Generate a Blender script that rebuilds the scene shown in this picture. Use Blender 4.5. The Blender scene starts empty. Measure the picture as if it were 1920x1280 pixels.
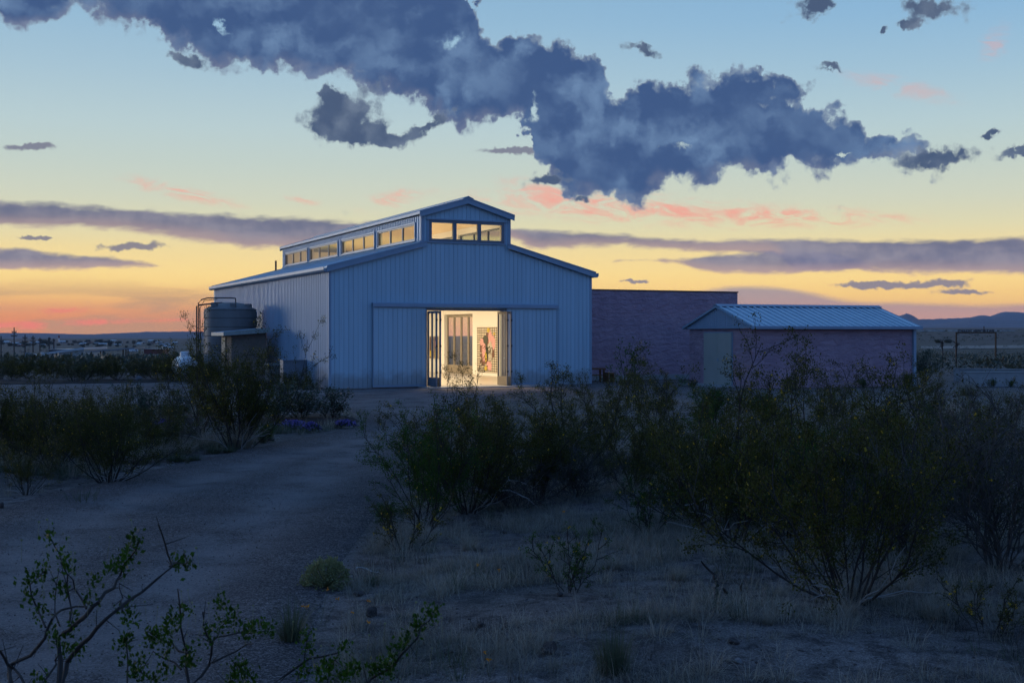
import bpy, bmesh, math, random
import numpy as np
from mathutils import Vector, Matrix

# ------------------------------------------------------------------ camera
SC = bpy.context.scene
F, PX0, PY0, H = 2301.0, 960.0, 627.0, 2.04        # focal length and horizon of the 1920 px photograph, eye height
cam_d = bpy.data.cameras.new("camera"); cam = bpy.data.objects.new("camera", cam_d)
SC.collection.objects.link(cam); SC.camera = cam
cam.location = (0, 0, H); cam.rotation_euler = (math.pi / 2, 0, 0)
cam_d.sensor_width = 36.0; cam_d.lens = F / 1920 * 36.0
cam_d.shift_y = -(640 - PY0) / 1920.0
cam_d.clip_start = 0.1; cam_d.clip_end = 60000
cam_d.dof.use_dof = True; cam_d.dof.focus_distance = 16; cam_d.dof.aperture_fstop = 10.0
SC.view_settings.view_transform = 'Standard'; SC.view_settings.look = 'None'
SC.view_settings.exposure = 0.0; SC.view_settings.gamma = 1.0
SC.cycles.max_bounces = 6; SC.cycles.diffuse_bounces = 3; SC.cycles.glossy_bounces = 3
SC.cycles.transparent_max_bounces = 12; SC.cycles.use_denoising = True
SC.cycles.sample_clamp_indirect = 4.0
SC.cycles.caustics_reflective = False; SC.cycles.caustics_refractive = False

def lin(r, g, b):
    f = lambda v: (v / 255 / 12.92) if v <= 10.3 else ((v / 255 + .055) / 1.055) ** 2.4
    return (f(r), f(g), f(b), 1.0)

# ------------------------------------------------------------------ sky (world)
W = bpy.data.worlds.new("World"); SC.world = W; W.use_nodes = True
class NT:
    def __init__(s, tree): s.t = tree
    def n(s, typ, **kw):
        nd = s.t.nodes.new(typ)
        for k, v in kw.items(): setattr(nd, k, v)
        return nd
    def put(s, sock, v):
        if isinstance(v, bpy.types.NodeSocket): s.t.links.new(v, sock)
        elif v is not None: sock.default_value = v
    def m(s, op, a, b=None, c=None, clamp=False):
        nd = s.n('ShaderNodeMath', operation=op); nd.use_clamp = clamp
        for i, v in enumerate((a, b, c)):
            if v is not None: s.put(nd.inputs[i], v)
        return nd.outputs[0]
    def ss(s, x, a, b, lo=0.0, hi=1.0):
        nd = s.n('ShaderNodeMapRange', interpolation_type='SMOOTHSTEP')
        for i, v in enumerate((x, a, b, lo, hi)): s.put(nd.inputs[i], v)
        return nd.outputs[0]
    def mix(s, f, a, b, blend='MIX'):
        nd = s.n('ShaderNodeMix', data_type='RGBA', blend_type=blend)
        s.put(nd.inputs[0], f); s.put(nd.inputs[6], a); s.put(nd.inputs[7], b)
        return nd.outputs[2]
    def vec(s, x, y, z=0.0):
        nd = s.n('ShaderNodeCombineXYZ')
        for i, v in enumerate((x, y, z)): s.put(nd.inputs[i], v)
        return nd.outputs[0]
    def noise(s, v, scale, detail=5, rough=.55, dist=0.0, out=0, dims='3D'):
        nd = s.n('ShaderNodeTexNoise', noise_dimensions=dims)
        s.put(nd.inputs['Vector'], v); nd.inputs['Scale'].default_value = scale
        nd.inputs['Detail'].default_value = detail; nd.inputs['Roughness'].default_value = rough
        nd.inputs['Distortion'].default_value = dist
        return nd.outputs[out]
    def vop(s, op, a, b=None):
        nd = s.n('ShaderNodeVectorMath', operation=op)
        s.put(nd.inputs[0], a)
        if b is not None: s.put(nd.inputs['Scale'] if op == 'SCALE' else nd.inputs[1], b)
        return nd.outputs[0]
    def ramp(s, x, pts, interp='LINEAR'):
        nd = s.n('ShaderNodeValToRGB'); cr = nd.color_ramp; cr.interpolation = interp
        while len(cr.elements) < len(pts): cr.elements.new(.5)
        for e, (p, c) in zip(cr.elements, sorted(pts, key=lambda q: q[0])): e.position = p; e.color = c
        s.put(nd.inputs[0], x); return nd.outputs[0]
    def curve(s, x, pts):
        nd = s.n('ShaderNodeFloatCurve'); cv = nd.mapping.curves[0]
        while len(cv.points) < len(pts): cv.points.new(.5, .5)
        for p, (a, b) in zip(cv.points, pts): p.location = (a, b); p.handle_type = 'AUTO_CLAMPED'
        nd.mapping.update(); s.put(nd.inputs['Value'], x); return nd.outputs[0]

def az(px): return math.degrees(math.atan((px - PX0) / F))
def el(py, px=PX0): return math.degrees(math.atan((PY0 - py) / math.hypot(F, px - PX0)))

def build_sky():
    T = NT(W.node_tree); nt = W.node_tree; nt.nodes.clear()
    d = T.n('ShaderNodeTexCoord').outputs['Generated']
    sx = T.n('ShaderNodeSeparateXYZ'); T.put(sx.inputs[0], d)
    A = T.m('MULTIPLY', T.m('ARCTAN2', sx.outputs[0], sx.outputs[1]), 180 / math.pi)
    E = T.m('MULTIPLY', T.m('ARCSINE', sx.outputs[2]), 180 / math.pi)
    P = T.vec(A, E)
    # clear sky: sunset side by elevation
    er = T.m('MULTIPLY', E, 1 / 90.0)
    q = lambda py: el(py) / 90.0
    west = T.ramp(er, [(0.0, lin(236, 170, 132)), (q(600), lin(244, 186, 128)), (q(565), lin(252, 205, 128)), (q(520), lin(254, 220, 142)),
        (q(470), lin(246, 222, 156)), (q(430), lin(232, 224, 178)), (q(380), lin(214, 219, 194)), (q(320), lin(199, 214, 203)),
        (q(250), lin(186, 210, 213)), (q(150), lin(163, 197, 215)), (q(50), lin(141, 185, 215)), (q(-60), lin(124, 174, 211)),
        (.27, lin(100, 156, 204)), (.42, lin(70, 126, 188)), (.65, lin(38, 92, 158)), (1.0, lin(28, 74, 138))])
    east = T.ramp(er, [(0.0, lin(60, 98, 156)), (.06, lin(62, 122, 190)), (.16, lin(60, 136, 212)), (.35, lin(48, 116, 194)), (.6, lin(34, 88, 158)), (1.0, lin(28, 74, 138))])
    # fall-off around the compass, away from the glow (which sits ahead, a little left)
    rel = T.m('ABSOLUTE', T.m('WRAP', T.m('ADD', A, 14.0), -180.0, 180.0))
    rel.node.inputs[1].default_value = 180.0; rel.node.inputs[2].default_value = -180.0
    fall = T.ss(rel, 52.0, 118.0)
    base = T.mix(fall, west, east)
    # azimuth tint: the right side is bluer up high, the left is greyer and its horizon salmon
    u = T.m('DIVIDE', T.m('ADD', A, 30.0), 60.0, clamp=True)
    hi = T.ss(E, 6.0, 16.0)
    tintR = T.mix(T.m('MULTIPLY', hi, T.ss(A, -4, 22)), (1, 1, 1, 1), (.84, .95, 1.03, 1))
    base = T.mix(1.0, base, tintR, 'MULTIPLY')
    lowl = T.m('MULTIPLY', T.ss(E, 2.4, 0.05), T.ss(A, 0.0, -13.0))
    base = T.mix(lowl, base, lin(240, 148, 92))
    # --- noise fields shared by the layers
    half = (.5, .5, .5)
    wa = T.vop('SCALE', T.vop('SUBTRACT', T.noise(P, .5, 2, .5, 0, 1), half), 2.6)
    wb = T.vop('SCALE', T.vop('SUBTRACT', T.noise(P, 1.7, 5, .62, 0, 1), half), 1.25)
    Pw = T.vop('ADD', P, T.vop('ADD', wa, wb))
    Pv = T.vop('ADD', P, T.vop('MULTIPLY', wb, (1.6, .5, 0)))
    n1 = T.noise(Pw, .3, 3, .45)
    P2 = T.vop('ADD', Pw, T.vec(-.35, -.55, 0))
    n2 = T.noise(P2, .3, 3, .45)
    nf = T.noise(P, 1.1, 6, .62)
    sw = T.n('ShaderNodeSeparateXYZ'); T.put(sw.inputs[0], Pw)
    Aw, Ew = sw.outputs[0], sw.outputs[1]
    Ps = T.vec(T.m('MULTIPLY', A, .16), E)
    st = T.noise(Ps, .8, 6, .55, .3)
    st2 = T.noise(T.vec(T.m('MULTIPLY', A, .3), T.m('ADD', E, T.m('MULTIPLY', A, .09))), 1.7, 7, .66, .9)
    nb = T.noise(T.vec(T.m('MULTIPLY', A, .4), E), 2.0, 6, .6, .3)
    un = T.m('DIVIDE', T.m('ADD', A, 26.0), 52.0)
    unw = T.m('DIVIDE', T.m('ADD', Aw, 26.0), 52.0)
    def prof(pts, warp=False):
        return T.m('MULTIPLY', T.curve(unw if warp else un, [((az(x) + 26) / 52, (el(y, x) + 1) / 22) for x, y in pts]), 22.0)
    E1 = T.m('ADD', E, 1.0)
    def layer(top, bot, amp, fld, w, fine=None, famp=0.0, warp=False):
        n = T.m('MULTIPLY', T.m('SUBTRACT', fld, .5), amp)
        if fine is not None: n = T.m('ADD', n, T.m('MULTIPLY', T.m('SUBTRACT', fine, .5), famp))
        e1 = T.m('ADD', Ew, 1.0) if warp else E1
        dt = T.m('SUBTRACT', prof(top, warp), e1); db = T.m('SUBTRACT', e1, prof(bot, warp))
        dd = T.m('ADD', T.m('MINIMUM', dt, db), n)
        return dd, db, dt
    col = base
    # pink wisps, high thin cirrus lit from below
    Pq = T.vop('ADD', P, T.vop('MULTIPLY', wb, (1.2, .22, 0)))
    def wisp(col, cx, cy, rx, ry, rot, c, strength, flat=False):
        mp = T.n('ShaderNodeMapping', vector_type='TEXTURE'); T.put(mp.inputs['Vector'], P if flat else Pq)
        mp.inputs['Location'].default_value = (az(cx), el(cy, cx), 0); mp.inputs['Rotation'].default_value = (0, 0, math.radians(rot))
        mp.inputs['Scale'].default_value = (rx / 40, ry / 40, 1)
        g = T.n('ShaderNodeTexGradient', gradient_type='SPHERICAL'); T.put(g.inputs[0], mp.outputs[0])
        k = T.m('MULTIPLY', T.ss(T.m('MULTIPLY', g.outputs[1], T.m('ADD', .75, T.m('MULTIPLY', T.m('SUBTRACT', st2, .5), 5.5))), .04, 1.1), strength)
        return T.mix(k, col, c)
    pink = lin(250, 158, 136)
    for a in [(1180, 392, 420, 40, -4, .85), (1030, 365, 130, 30, -14, .6), (340, 360, 140, 20, -12, .7), (735, 374, 100, 26, 12, .6), (1480, 406, 300, 28, -3, .75),
              (1690, 165, 140, 26, -16, .3), (1865, 80, 50, 30, 60, .3), (570, 376, 50, 10, -8, .45)]:
        col = wisp(col, *a[:5], pink, a[5])
    # low grey-pink veils near the horizon
    veil = T.m('MULTIPLY', T.m('MULTIPLY', T.ss(st, .42, .62), T.ss(E, 2.8, 1.3)), T.ss(A, -4.0, -11.0))
    col = T.mix(T.m('MULTIPLY', veil, .75), col, lin(190, 152, 116))
    for a in [(120, 582, 90, 9, 3, .8), (110, 606, 190, 9, 2, .9), (20, 614, 120, 7, 0, .7), (330, 600, 80, 5, 2, .5)]:
        col = wisp(col, *a[:5], lin(252, 142, 118), a[5], True)
    d3, b3, _ = layer([(-200, 700), (1000, 640), (1180, 566), (1300, 541), (1380, 532), (1450, 534), (1520, 546), (1600, 560), (1680, 563), (1800, 566), (1880, 566), (2000, 560)],
                      [(-200, 660), (1180, 640), (1300, 640), (2000, 640)], .5, st, .2)
    c3 = T.mix(T.ss(E, .3, 2.3), lin(200, 152, 142), lin(152, 140, 152))
    col = T.mix(T.m('MULTIPLY', T.ss(d3, -.05, .3), .85), col, c3)
    # stratus bands
    cB = T.mix(T.ss(T.m('ADD', T.m('MULTIPLY', st, .6), T.m('MULTIPLY', nf, .4)), .38, .64), lin(98, 104, 136), lin(142, 138, 156))
    d1, b1, t1 = layer([(-200, 366), (60, 378), (200, 388), (330, 398), (450, 404), (600, 408), (690, 418), (800, 426), (950, 430), (1050, 432), (1150, 437), (1250, 446), (1350, 452), (1500, 449), (1650, 446), (1800, 444), (2100, 442)],
                       [(-200, 420), (60, 427), (200, 430), (300, 441), (400, 452), (470, 464), (600, 462), (700, 444), (800, 440), (950, 446), (1020, 468), (1100, 464), (1200, 466), (1300, 470), (1440, 472), (1500, 508), (1700, 512), (2100, 514)],
                       .8, st, .2, nb, .6)
    c1 = T.mix(T.ss(b1, .75, -.1), cB, lin(176, 150, 150))
    col = T.mix(T.m('MULTIPLY', T.ss(d1, -.12, .22), .95), col, c1)
    d2, b2, t2 = layer([(-200, 458), (60, 470), (150, 477), (250, 488), (310, 502), (400, 530), (1100, 530), (1165, 487), (1230, 486), (1300, 482), (1400, 476), (1560, 474), (1700, 520), (2100, 530)],
                       [(-200, 507), (60, 505), (200, 503), (310, 500), (400, 510), (1100, 510), (1165, 489), (1260, 494), (1310, 506), (1450, 511), (1560, 511), (1700, 505), (2100, 500)],
                       .6, st, .2, nb, .5)
    c2 = T.mix(T.ss(b2, .6, -.1), cB, lin(180, 152, 150))
    col = T.mix(T.m('MULTIPLY', T.ss(d2, -.1, .16), .93), col, c2)
    # small lens clouds and scraps
    def blobs(lst, fld, amp, f2=None, a2=0, at=None):
        acc = None
        for cx, cy, rx, ry, rot in lst:
            mp = T.n('ShaderNodeMapping', vector_type='TEXTURE'); T.put(mp.inputs['Vector'], at or Pw)
            mp.inputs['Location'].default_value = (az(cx), el(cy, cx), 0); mp.inputs['Rotation'].default_value = (0, 0, math.radians(rot))
            mp.inputs['Scale'].default_value = (rx * 1.9 / 40, ry * 1.9 / 40, 1)
            g = T.n('ShaderNodeTexGradient', gradient_type='QUADRATIC_SPHERE'); T.put(g.inputs[0], mp.outputs[0])
            acc = g.outputs[1] if acc is None else T.m('ADD', acc, g.outputs[1])
        n = T.m('MULTIPLY', T.m('SUBTRACT', fld, .5), amp)
        if f2 is not None: n = T.m('ADD', n, T.m('MULTIPLY', T.m('SUBTRACT', f2, .5), a2))
        return T.m('ADD', acc, n)
    sl = blobs([(1640, 534, 75, 6, 0), (1765, 531, 50, 8, 0), (1810, 547, 45, 5, 0), (965, 283, 72, 6, 0), (60, 275, 44, 6, 4), (1700, 480, 1, 1, 0), (250, 462, 55, 7, 4),
                (1185, 527, 26, 4, 0), (1600, 592, 60, 4, 0), (65, 446, 30, 4, 0)], st, .3, nf, .5, Pv)
    col = T.mix(T.m('MULTIPLY', T.ss(sl, .12, .46), .85), col, lin(112, 112, 138))
    # cumulus bank: puffy cells modulate both its outline and its shading
    def puff(v, scale, detail=3.0):
        nd = T.n('ShaderNodeTexVoronoi', voronoi_dimensions='2D', feature='F1'); T.put(nd.inputs['Vector'], v)
        nd.inputs['Scale'].default_value = scale; nd.inputs['Detail'].default_value = detail; nd.inputs['Roughness'].default_value = .55
        return nd.outputs['Distance']
    Pc = T.vop('ADD', P, T.vop('SCALE', wb, .55))
    v1 = puff(Pc, .62); Pd = T.vop('ADD', P, T.vop('SCALE', wb, .9)); w1 = puff(Pd, .30, 1.0); w2 = puff(T.vop('ADD', Pd, T.vec(.3, -.5, 0)), .30, 1.0)
    dA, bA, tA = layer([(-200, -130), (845, -110), (880, 0), (900, 24), (925, 48), (990, 70), (1060, 78), (1110, 95), (1140, 122), (1166, 158), (1200, 146), (1260, 144), (1300, 134), (1350, 130), (1400, 120), (1450, 138),
                        (1500, 168), (1560, 184), (1600, 204), (1640, 230), (1700, 256), (1750, 271), (1800, 288), (1840, 310), (2100, 330)],
                       [(-200, 66), (30, 62), (150, 48), (250, 62), (330, 112), (400, 134), (480, 148), (600, 154), (680, 184), (760, 206), (830, 232), (920, 247), (958, 232), (975, 240), (1000, 330), (1030, 350), (1080, 376), (1160, 386), (1250, 372),
                        (1330, 356), (1420, 345), (1500, 347), (1570, 335), (1650, 329), (1720, 330), (1780, 306), (1840, 286), (2100, 250)],
                       .5, n1, .3, nf, .75, warp=True)
    dA = T.m('ADD', dA, T.m('MULTIPLY', T.m('SUBTRACT', .54, v1), .85))
    gap = blobs([(430, 58, 30, 9, -50), (850, 84, 24, 14, 30), (1273, 272, 20, 8, 0), (1160, 150, 26, 10, -30), (1582, 282, 18, 5, 0), (1330, 346, 44, 9, 0), (1000, 205, 26, 12, 50)], nf, .9)
    wid = T.ss(bA, .0, 1.2, .5, .22)
    aA = T.m('MULTIPLY', T.m('DIVIDE', T.m('ADD', dA, .12), wid, clamp=True), T.ss(gap, .85, .2))
    aA = T.m('POWER', aA, 1.3)
    relief = T.m('ADD', T.m('MULTIPLY', T.m('SUBTRACT', w1, w2), .8), T.m('MULTIPLY', T.m('SUBTRACT', n1, n2), 2.2))
    shade = T.ss(T.m('ADD', relief, T.m('MULTIPLY', T.m('SUBTRACT', nf, .5), .28)), -.26, .58)
    cA = T.mix(shade, lin(46, 82, 134), lin(102, 138, 180))
    cA = T.mix(T.ss(T.noise(P, .16, 2, .5), .4, .62), cA, T.mix(.5, cA, lin(52, 86, 136)))
    cA = T.mix(T.m('MULTIPLY', T.ss(bA, 1.2, .0), .7), cA, lin(122, 130, 156))
    cA = T.mix(T.m('MULTIPLY', T.ss(dA, .45, -.02), .75), cA, lin(140, 160, 180))
    col = T.mix(aA, col, cA)
    sm = blobs([(650, 202, 84, 54, 10), (632, 246, 84, 26, -5), (1745, 298, 84, 24, 0), (720, 262, 44, 18, -10), (608, 172, 20, 10, 0), (1540, 8, 58, 24, 10), (1740, 14, 80, 28, -10), (1700, 44, 24, 10, 0), (1655, 58, 8, 8, 0), (1205, 96, 42, 12, -25), (1565, 131, 34, 8, -15),
                (1858, 248, 22, 8, 20), (1912, 280, 34, 9, 20), (800, 236, 70, 16, 30), (345, 108, 56, 14, -18), (1020, 338, 60, 18, 0), (1090, 375, 26, 12, 0)], n1, .5, nf, .7, T.vop('ADD', P, T.vop('SCALE', wb, .9)))
    sm = T.m('ADD', sm, T.m('MULTIPLY', T.m('SUBTRACT', .55, v1), .4))
    cS = T.mix(shade, lin(66, 88, 122), lin(112, 130, 154))
    cS = T.mix(T.ss(sm, .5, .15), cS, lin(140, 154, 168))
    col = T.mix(T.ss(sm, .16, .52), col, cS)
    # physical sky underneath, with the sun just at the horizon
    sky = T.n('ShaderNodeTexSky', sky_type='NISHITA'); sky.sun_disc = False
    sky.sun_elevation = math.radians(SUN_EL); sky.sun_rotation = math.radians(SUN_AZ)
    nis = T.mix(1.0, sky.outputs[0], (.0015, .0015, .0015, 1), 'MULTIPLY')
    col = T.mix(1.0, col, nis, 'ADD')
    hs = T.n('ShaderNodeHueSaturation'); T.put(hs.inputs['Saturation'], T.ss(E, 7.0, .8, .9, 1.06)); T.put(hs.inputs['Value'], T.ss(E, 5.5, .6, 1.0, 1.27)); T.put(hs.inputs['Color'], col); col = hs.outputs[0]
    # below the horizon: dim ground tone
    col = T.mix(T.ss(E, -.1, -.6), col, lin(58, 58, 76))
    bg = T.n('ShaderNodeBackground'); T.put(bg.inputs[0], col); bg.inputs[1].default_value = SKY_STRENGTH
    T.t.links.new(bg.outputs[0], T.n('ShaderNodeOutputWorld').inputs[0])
    W.cycles.sampling_method = 'MANUAL'; W.cycles.sample_map_resolution = 512
SKY_STRENGTH = 1.0
LAMP_W = 370.0
SUN_EL, SUN_AZ = 2.2, -57.0       # degrees; azimuth measured from straight ahead, negative = left
build_sky()

# afterglow of the set sun: one weak, broad, warm lamp low on the left
sun_d = bpy.data.lights.new("sun", 'SUN'); sun = bpy.data.objects.new("sun", sun_d); SC.collection.objects.link(sun)
sun_d.energy = 0.72; sun_d.angle = math.radians(15); sun_d.color = (1.0, .97, .95)
_a, _e = math.radians(SUN_AZ), math.radians(SUN_EL)
sun.rotation_euler = Vector((math.sin(_a) * math.cos(_e), math.cos(_a) * math.cos(_e), math.sin(_e))).to_track_quat('Z', 'Y').to_euler()
sun.location = (-20, 20, 20)

# ------------------------------------------------------------------ helpers
rng = np.random.default_rng(7); random.seed(7)
def ray(px, py=None):
    return ((px - PX0) / F, (PY0 - py) / F if py is not None else 0.0)
def ground_pt(px, py):
    Y = F * H / (py - PY0); return (px - PX0) / F * Y, Y
def at(px, py, Y):
    return Vector(((px - PX0) / F * Y, Y, H + (PY0 - py) / F * Y))

def put(o, parent=None):
    SC.collection.objects.link(o)
    if parent is not None: o.parent = parent
    return o
def tag(o, label=None, cat=None, group=None, kind=None):
    if label: o['label'] = label
    if cat: o['category'] = cat
    if group: o['group'] = group
    if kind: o['kind'] = kind
    return o
def thing(name, label, cat, loc=(0, 0, 0), rz=0.0, group=None):
    o = bpy.data.objects.new(name, None); o.location = loc; o.rotation_euler = (0, 0, rz); o.empty_display_size = .2
    put(o); return tag(o, label, cat, group)
def dup(src, loc, rz=0.0, scale=1.0, label=None):
    r = src.copy(); SC.collection.objects.link(r); r.location = loc; r.rotation_euler = (0, 0, rz)
    r.scale = (scale,) * 3 if not isinstance(scale, tuple) else scale
    if label: r['label'] = label
    for ch in list(src.children):
        c = ch.copy(); SC.collection.objects.link(c); c.parent = r
        for g in list(ch.children):
            e = g.copy(); SC.collection.objects.link(e); e.parent = c
    return r
def arr_mesh(name, verts, faces, mat, parent=None, smooth=False):
    """verts (n,3) array, faces (m,k) array of constant k"""
    verts = np.asarray(verts, np.float32); faces = np.asarray(faces, np.int32)
    me = bpy.data.meshes.new(name); me.vertices.add(len(verts)); me.vertices.foreach_set('co', verts.ravel())
    m, k = faces.shape
    me.loops.add(m * k); me.loops.foreach_set('vertex_index', faces.ravel())
    me.polygons.add(m); me.polygons.foreach_set('loop_start', np.arange(0, m * k, k, dtype=np.int32))
    me.polygons.foreach_set('loop_total', np.full(m, k, np.int32))
    if smooth: me.polygons.foreach_set('use_smooth', np.ones(m, bool))
    me.update(calc_edges=True); me.validate()
    if mat: me.materials.append(mat)
    return put(bpy.data.objects.new(name, me), parent)
class MB:
    def __init__(s): s.v = []; s.f = []
    def poly(s, pts):
        i = len(s.v); s.v += [tuple(p) for p in pts]; s.f.append(tuple(range(i, i + len(pts)))); return s
    def box(s, x0, x1, y0, y1, z0, z1):
        i = len(s.v); s.v += [(x, y, z) for z in (z0, z1) for y in (y0, y1) for x in (x0, x1)]
        s.f += [tuple(i + k for k in q) for q in ((0, 2, 3, 1), (4, 5, 7, 6), (0, 1, 5, 4), (2, 6, 7, 3), (0, 4, 6, 2), (1, 3, 7, 5))]; return s
    def prism(s, prof, axis, a, b, ):
        """closed profile of (u, z) extruded along axis 'x' or 'y' (u is the other one) or profile (x, y) along 'z'"""
        n = len(prof); i = len(s.v)
        for w in (a, b):
            for p, q in prof: s.v.append((w, p, q) if axis == 'x' else (p, w, q) if axis == 'y' else (p, q, w))
        for k in range(n): s.f.append((i + k, i + (k + 1) % n, i + n + (k + 1) % n, i + n + k))
        s.f.append(tuple(i + k for k in range(n))[::-1]); s.f.append(tuple(i + n + k for k in range(n))); return s
    def tube(s, pts, r, n=6, r2=None):
        pts = [Vector(p) for p in pts]; i0 = len(s.v); N = len(pts)
        for k, p in enumerate(pts):
            t = (pts[min(k + 1, N - 1)] - pts[max(k - 1, 0)]).normalized()
            a = t.cross(Vector((0, 0, 1)) if abs(t.z) < .9 else Vector((1, 0, 0))).normalized(); b = t.cross(a)
            rr = r if r2 is None else r + (r2 - r) * k / max(N - 1, 1)
            for j in range(n):
                g = 2 * math.pi * j / n; s.v.append(tuple(p + a * math.cos(g) * rr + b * math.sin(g) * rr))
        for k in range(N - 1):
            for j in range(n):
                s.f.append((i0 + k * n + j, i0 + k * n + (j + 1) % n, i0 + (k + 1) * n + (j + 1) % n, i0 + (k + 1) * n + j))
        s.f.append(tuple(i0 + j for j in range(n))[::-1]); s.f.append(tuple(i0 + (N - 1) * n + j for j in range(n))); return s
    def lathe(s, prof, n=32, c=(0, 0, 0)):
        i0 = len(s.v)
        for r, z in prof:
            for j in range(n): s.v.append((c[0] + r * math.cos(2 * math.pi * j / n), c[1] + r * math.sin(2 * math.pi * j / n), c[2] + z))
        for k in range(len(prof) - 1):
            for j in range(n): s.f.append((i0 + k * n + j, i0 + k * n + (j + 1) % n, i0 + (k + 1) * n + (j + 1) % n, i0 + (k + 1) * n + j))
        return s
    def build(s, name, mat, parent=None, smooth=False, bevel=0.0):
        me = bpy.data.meshes.new(name); me.from_pydata(s.v, [], s.f); me.update()
        bm = bmesh.new(); bm.from_mesh(me); bmesh.ops.recalc_face_normals(bm, faces=bm.faces)
        if bevel: bmesh.ops.bevel(bm, geom=[e for e in bm.edges if e.calc_face_angle(0) > .5], offset=bevel, segments=2, affect='EDGES')
        bm.to_mesh(me); bm.free()
        if smooth:
            me.polygons.foreach_set('use_smooth', np.ones(len(me.polygons), bool))
            me.set_sharp_from_angle(angle=math.radians(35)) if hasattr(me, 'set_sharp_from_angle') else None
        me.materials.append(mat)
        return put(bpy.data.objects.new(name, me), parent)

# ------------------------------------------------------------------ materials
def material(name, c1, c2=None, scale=3.0, rough=.7, metallic=0.0, bump=0.0, bscale=None, detail=6, stretch=(1, 1, 1), island=0.0, spec=.5, trans=0.0, coord='Object'):
    m = bpy.data.materials.new(name); m.use_nodes = True; T = NT(m.node_tree); bs = m.node_tree.nodes['Principled BSDF']
    c1 = tuple(c1[:3]) + (1,); c2 = tuple((c2 or c1)[:3]) + (1,)
    tc = T.n('ShaderNodeTexCoord').outputs[coord]; mp = T.n('ShaderNodeMapping'); T.put(mp.inputs[0], tc); mp.inputs['Scale'].default_value = stretch
    n = T.noise(mp.outputs[0], scale, detail, .6)
    col = T.mix(T.ss(n, .3, .7), c1, c2)
    if island:
        g = T.n('ShaderNodeNewGeometry').outputs['Random Per Island']
        k = T.m('ADD', T.m('MULTIPLY', g, island), 1 - island / 2)
        col = T.mix(1.0, col, T.vec(k, k, k), 'MULTIPLY')
    T.put(bs.inputs['Base Color'], col); bs.inputs['Roughness'].default_value = rough; bs.inputs['Metallic'].default_value = metallic
    bs.inputs['Specular IOR Level'].default_value = spec
    if bump:
        b = T.n('ShaderNodeBump'); b.inputs['Strength'].default_value = 1.0; b.inputs['Distance'].default_value = bump
        T.put(b.inputs['Height'], T.noise(mp.outputs[0], bscale or scale * 4, 6, .6)); T.put(bs.inputs['Normal'], b.outputs[0])
    if trans:
        tr = T.n('ShaderNodeBsdfTranslucent'); T.put(tr.inputs[0], col); ms = T.n('ShaderNodeMixShader'); ms.inputs[0].default_value = trans
        T.t.links.new(bs.outputs[0], ms.inputs[1]); T.t.links.new(tr.outputs[0], ms.inputs[2])
        T.t.links.new(ms.outputs[0], m.node_tree.nodes['Material Output'].inputs[0])
    return m
def glass(name, tint=(1, 1, 1), ior=1.5, rough=0.0, extra=0.0):
    m = bpy.data.materials.new(name); m.use_nodes = True; T = NT(m.node_tree); m.node_tree.nodes.remove(m.node_tree.nodes['Principled BSDF'])
    fr = T.n('ShaderNodeLayerWeight'); fr.inputs[0].default_value = .5
    fac = T.m('ADD', T.m('MULTIPLY', T.m('POWER', fr.outputs['Facing'], 5.0), .95), .045 + extra, clamp=True)
    tr = T.n('ShaderNodeBsdfTransparent'); tr.inputs[0].default_value = tuple(tint) + (1,)
    gl = T.n('ShaderNodeBsdfGlossy'); gl.inputs['Roughness'].default_value = rough
    ms = T.n('ShaderNodeMixShader'); T.put(ms.inputs[0], fac)
    T.t.links.new(tr.outputs[0], ms.inputs[1]); T.t.links.new(gl.outputs[0], ms.inputs[2]); T.t.links.new(ms.outputs[0], m.node_tree.nodes['Material Output'].inputs[0])
    return m
M = {}
M['siding'] = material('siding paint', (.46, .64, .72), (.50, .68, .76), 1.2, .42, 0, stretch=(6, 6, .35), island=.07)
def dusty(m, c, top):
    T = NT(m.node_tree); bs = m.node_tree.nodes['Principled BSDF']; src = bs.inputs['Base Color'].links[0].from_socket
    p = T.n('ShaderNodeTexCoord').outputs['Object']; sx = T.n('ShaderNodeSeparateXYZ'); T.put(sx.inputs[0], p)
    n = T.noise(p, 2.4, 6, .65); k = T.m('MULTIPLY', T.ss(T.m('SUBTRACT', sx.outputs[2], T.m('MULTIPLY', n, top)), top * .35, -.2), .55)
    st = T.n('ShaderNodeMapping'); T.put(st.inputs[0], p); st.inputs['Scale'].default_value = (7, 7, .22)
    r = T.m('MULTIPLY', T.ss(T.noise(st.outputs[0], 1.0, 5, .6), .52, .75), .22)
    T.put(bs.inputs['Base Color'], T.mix(k, T.mix(r, src, (.30, .34, .37, 1)), c))
dusty(M['siding'], (.22, .19, .17, 1), .9)
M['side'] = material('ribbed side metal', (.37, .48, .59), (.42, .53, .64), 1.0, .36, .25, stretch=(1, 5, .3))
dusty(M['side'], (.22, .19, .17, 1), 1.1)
M['roof'] = material('roof metal', (.50, .66, .74), (.56, .72, .80), 1.5, .36, .2)
M['trim'] = material('trim metal', (.29, .39, .48), (.34, .44, .53), 2, .4, .1)
M['dark_trim'] = material('steel window frame', (.17, .19, .22), (.22, .24, .27), 3, .4, .2)
M['white'] = material('gallery paint', (.80, .78, .74), (.82, .80, .76), 1.0, .85)
M['tan'] = material('ceiling boards', (.62, .47, .30), (.68, .52, .34), 3, .7, stretch=(.4, 6, 1))
M['concrete_floor'] = material('polished concrete', (.40, .36, .31), (.50, .46, .40), .9, .28)
M['concrete'] = material('rough concrete', (.32, .32, .31), (.40, .39, .37), 2.2, .85, bump=.004, bscale=18)
M['bronze'] = material('door frame bronze', (.24, .21, .17), (.29, .25, .2), 3, .45, .2)
M['glass'] = glass('clear glass', (.93, .96, .95))
M['sash_glass'] = glass('clerestory glass', (.62, .62, .50), extra=.08)
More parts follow.
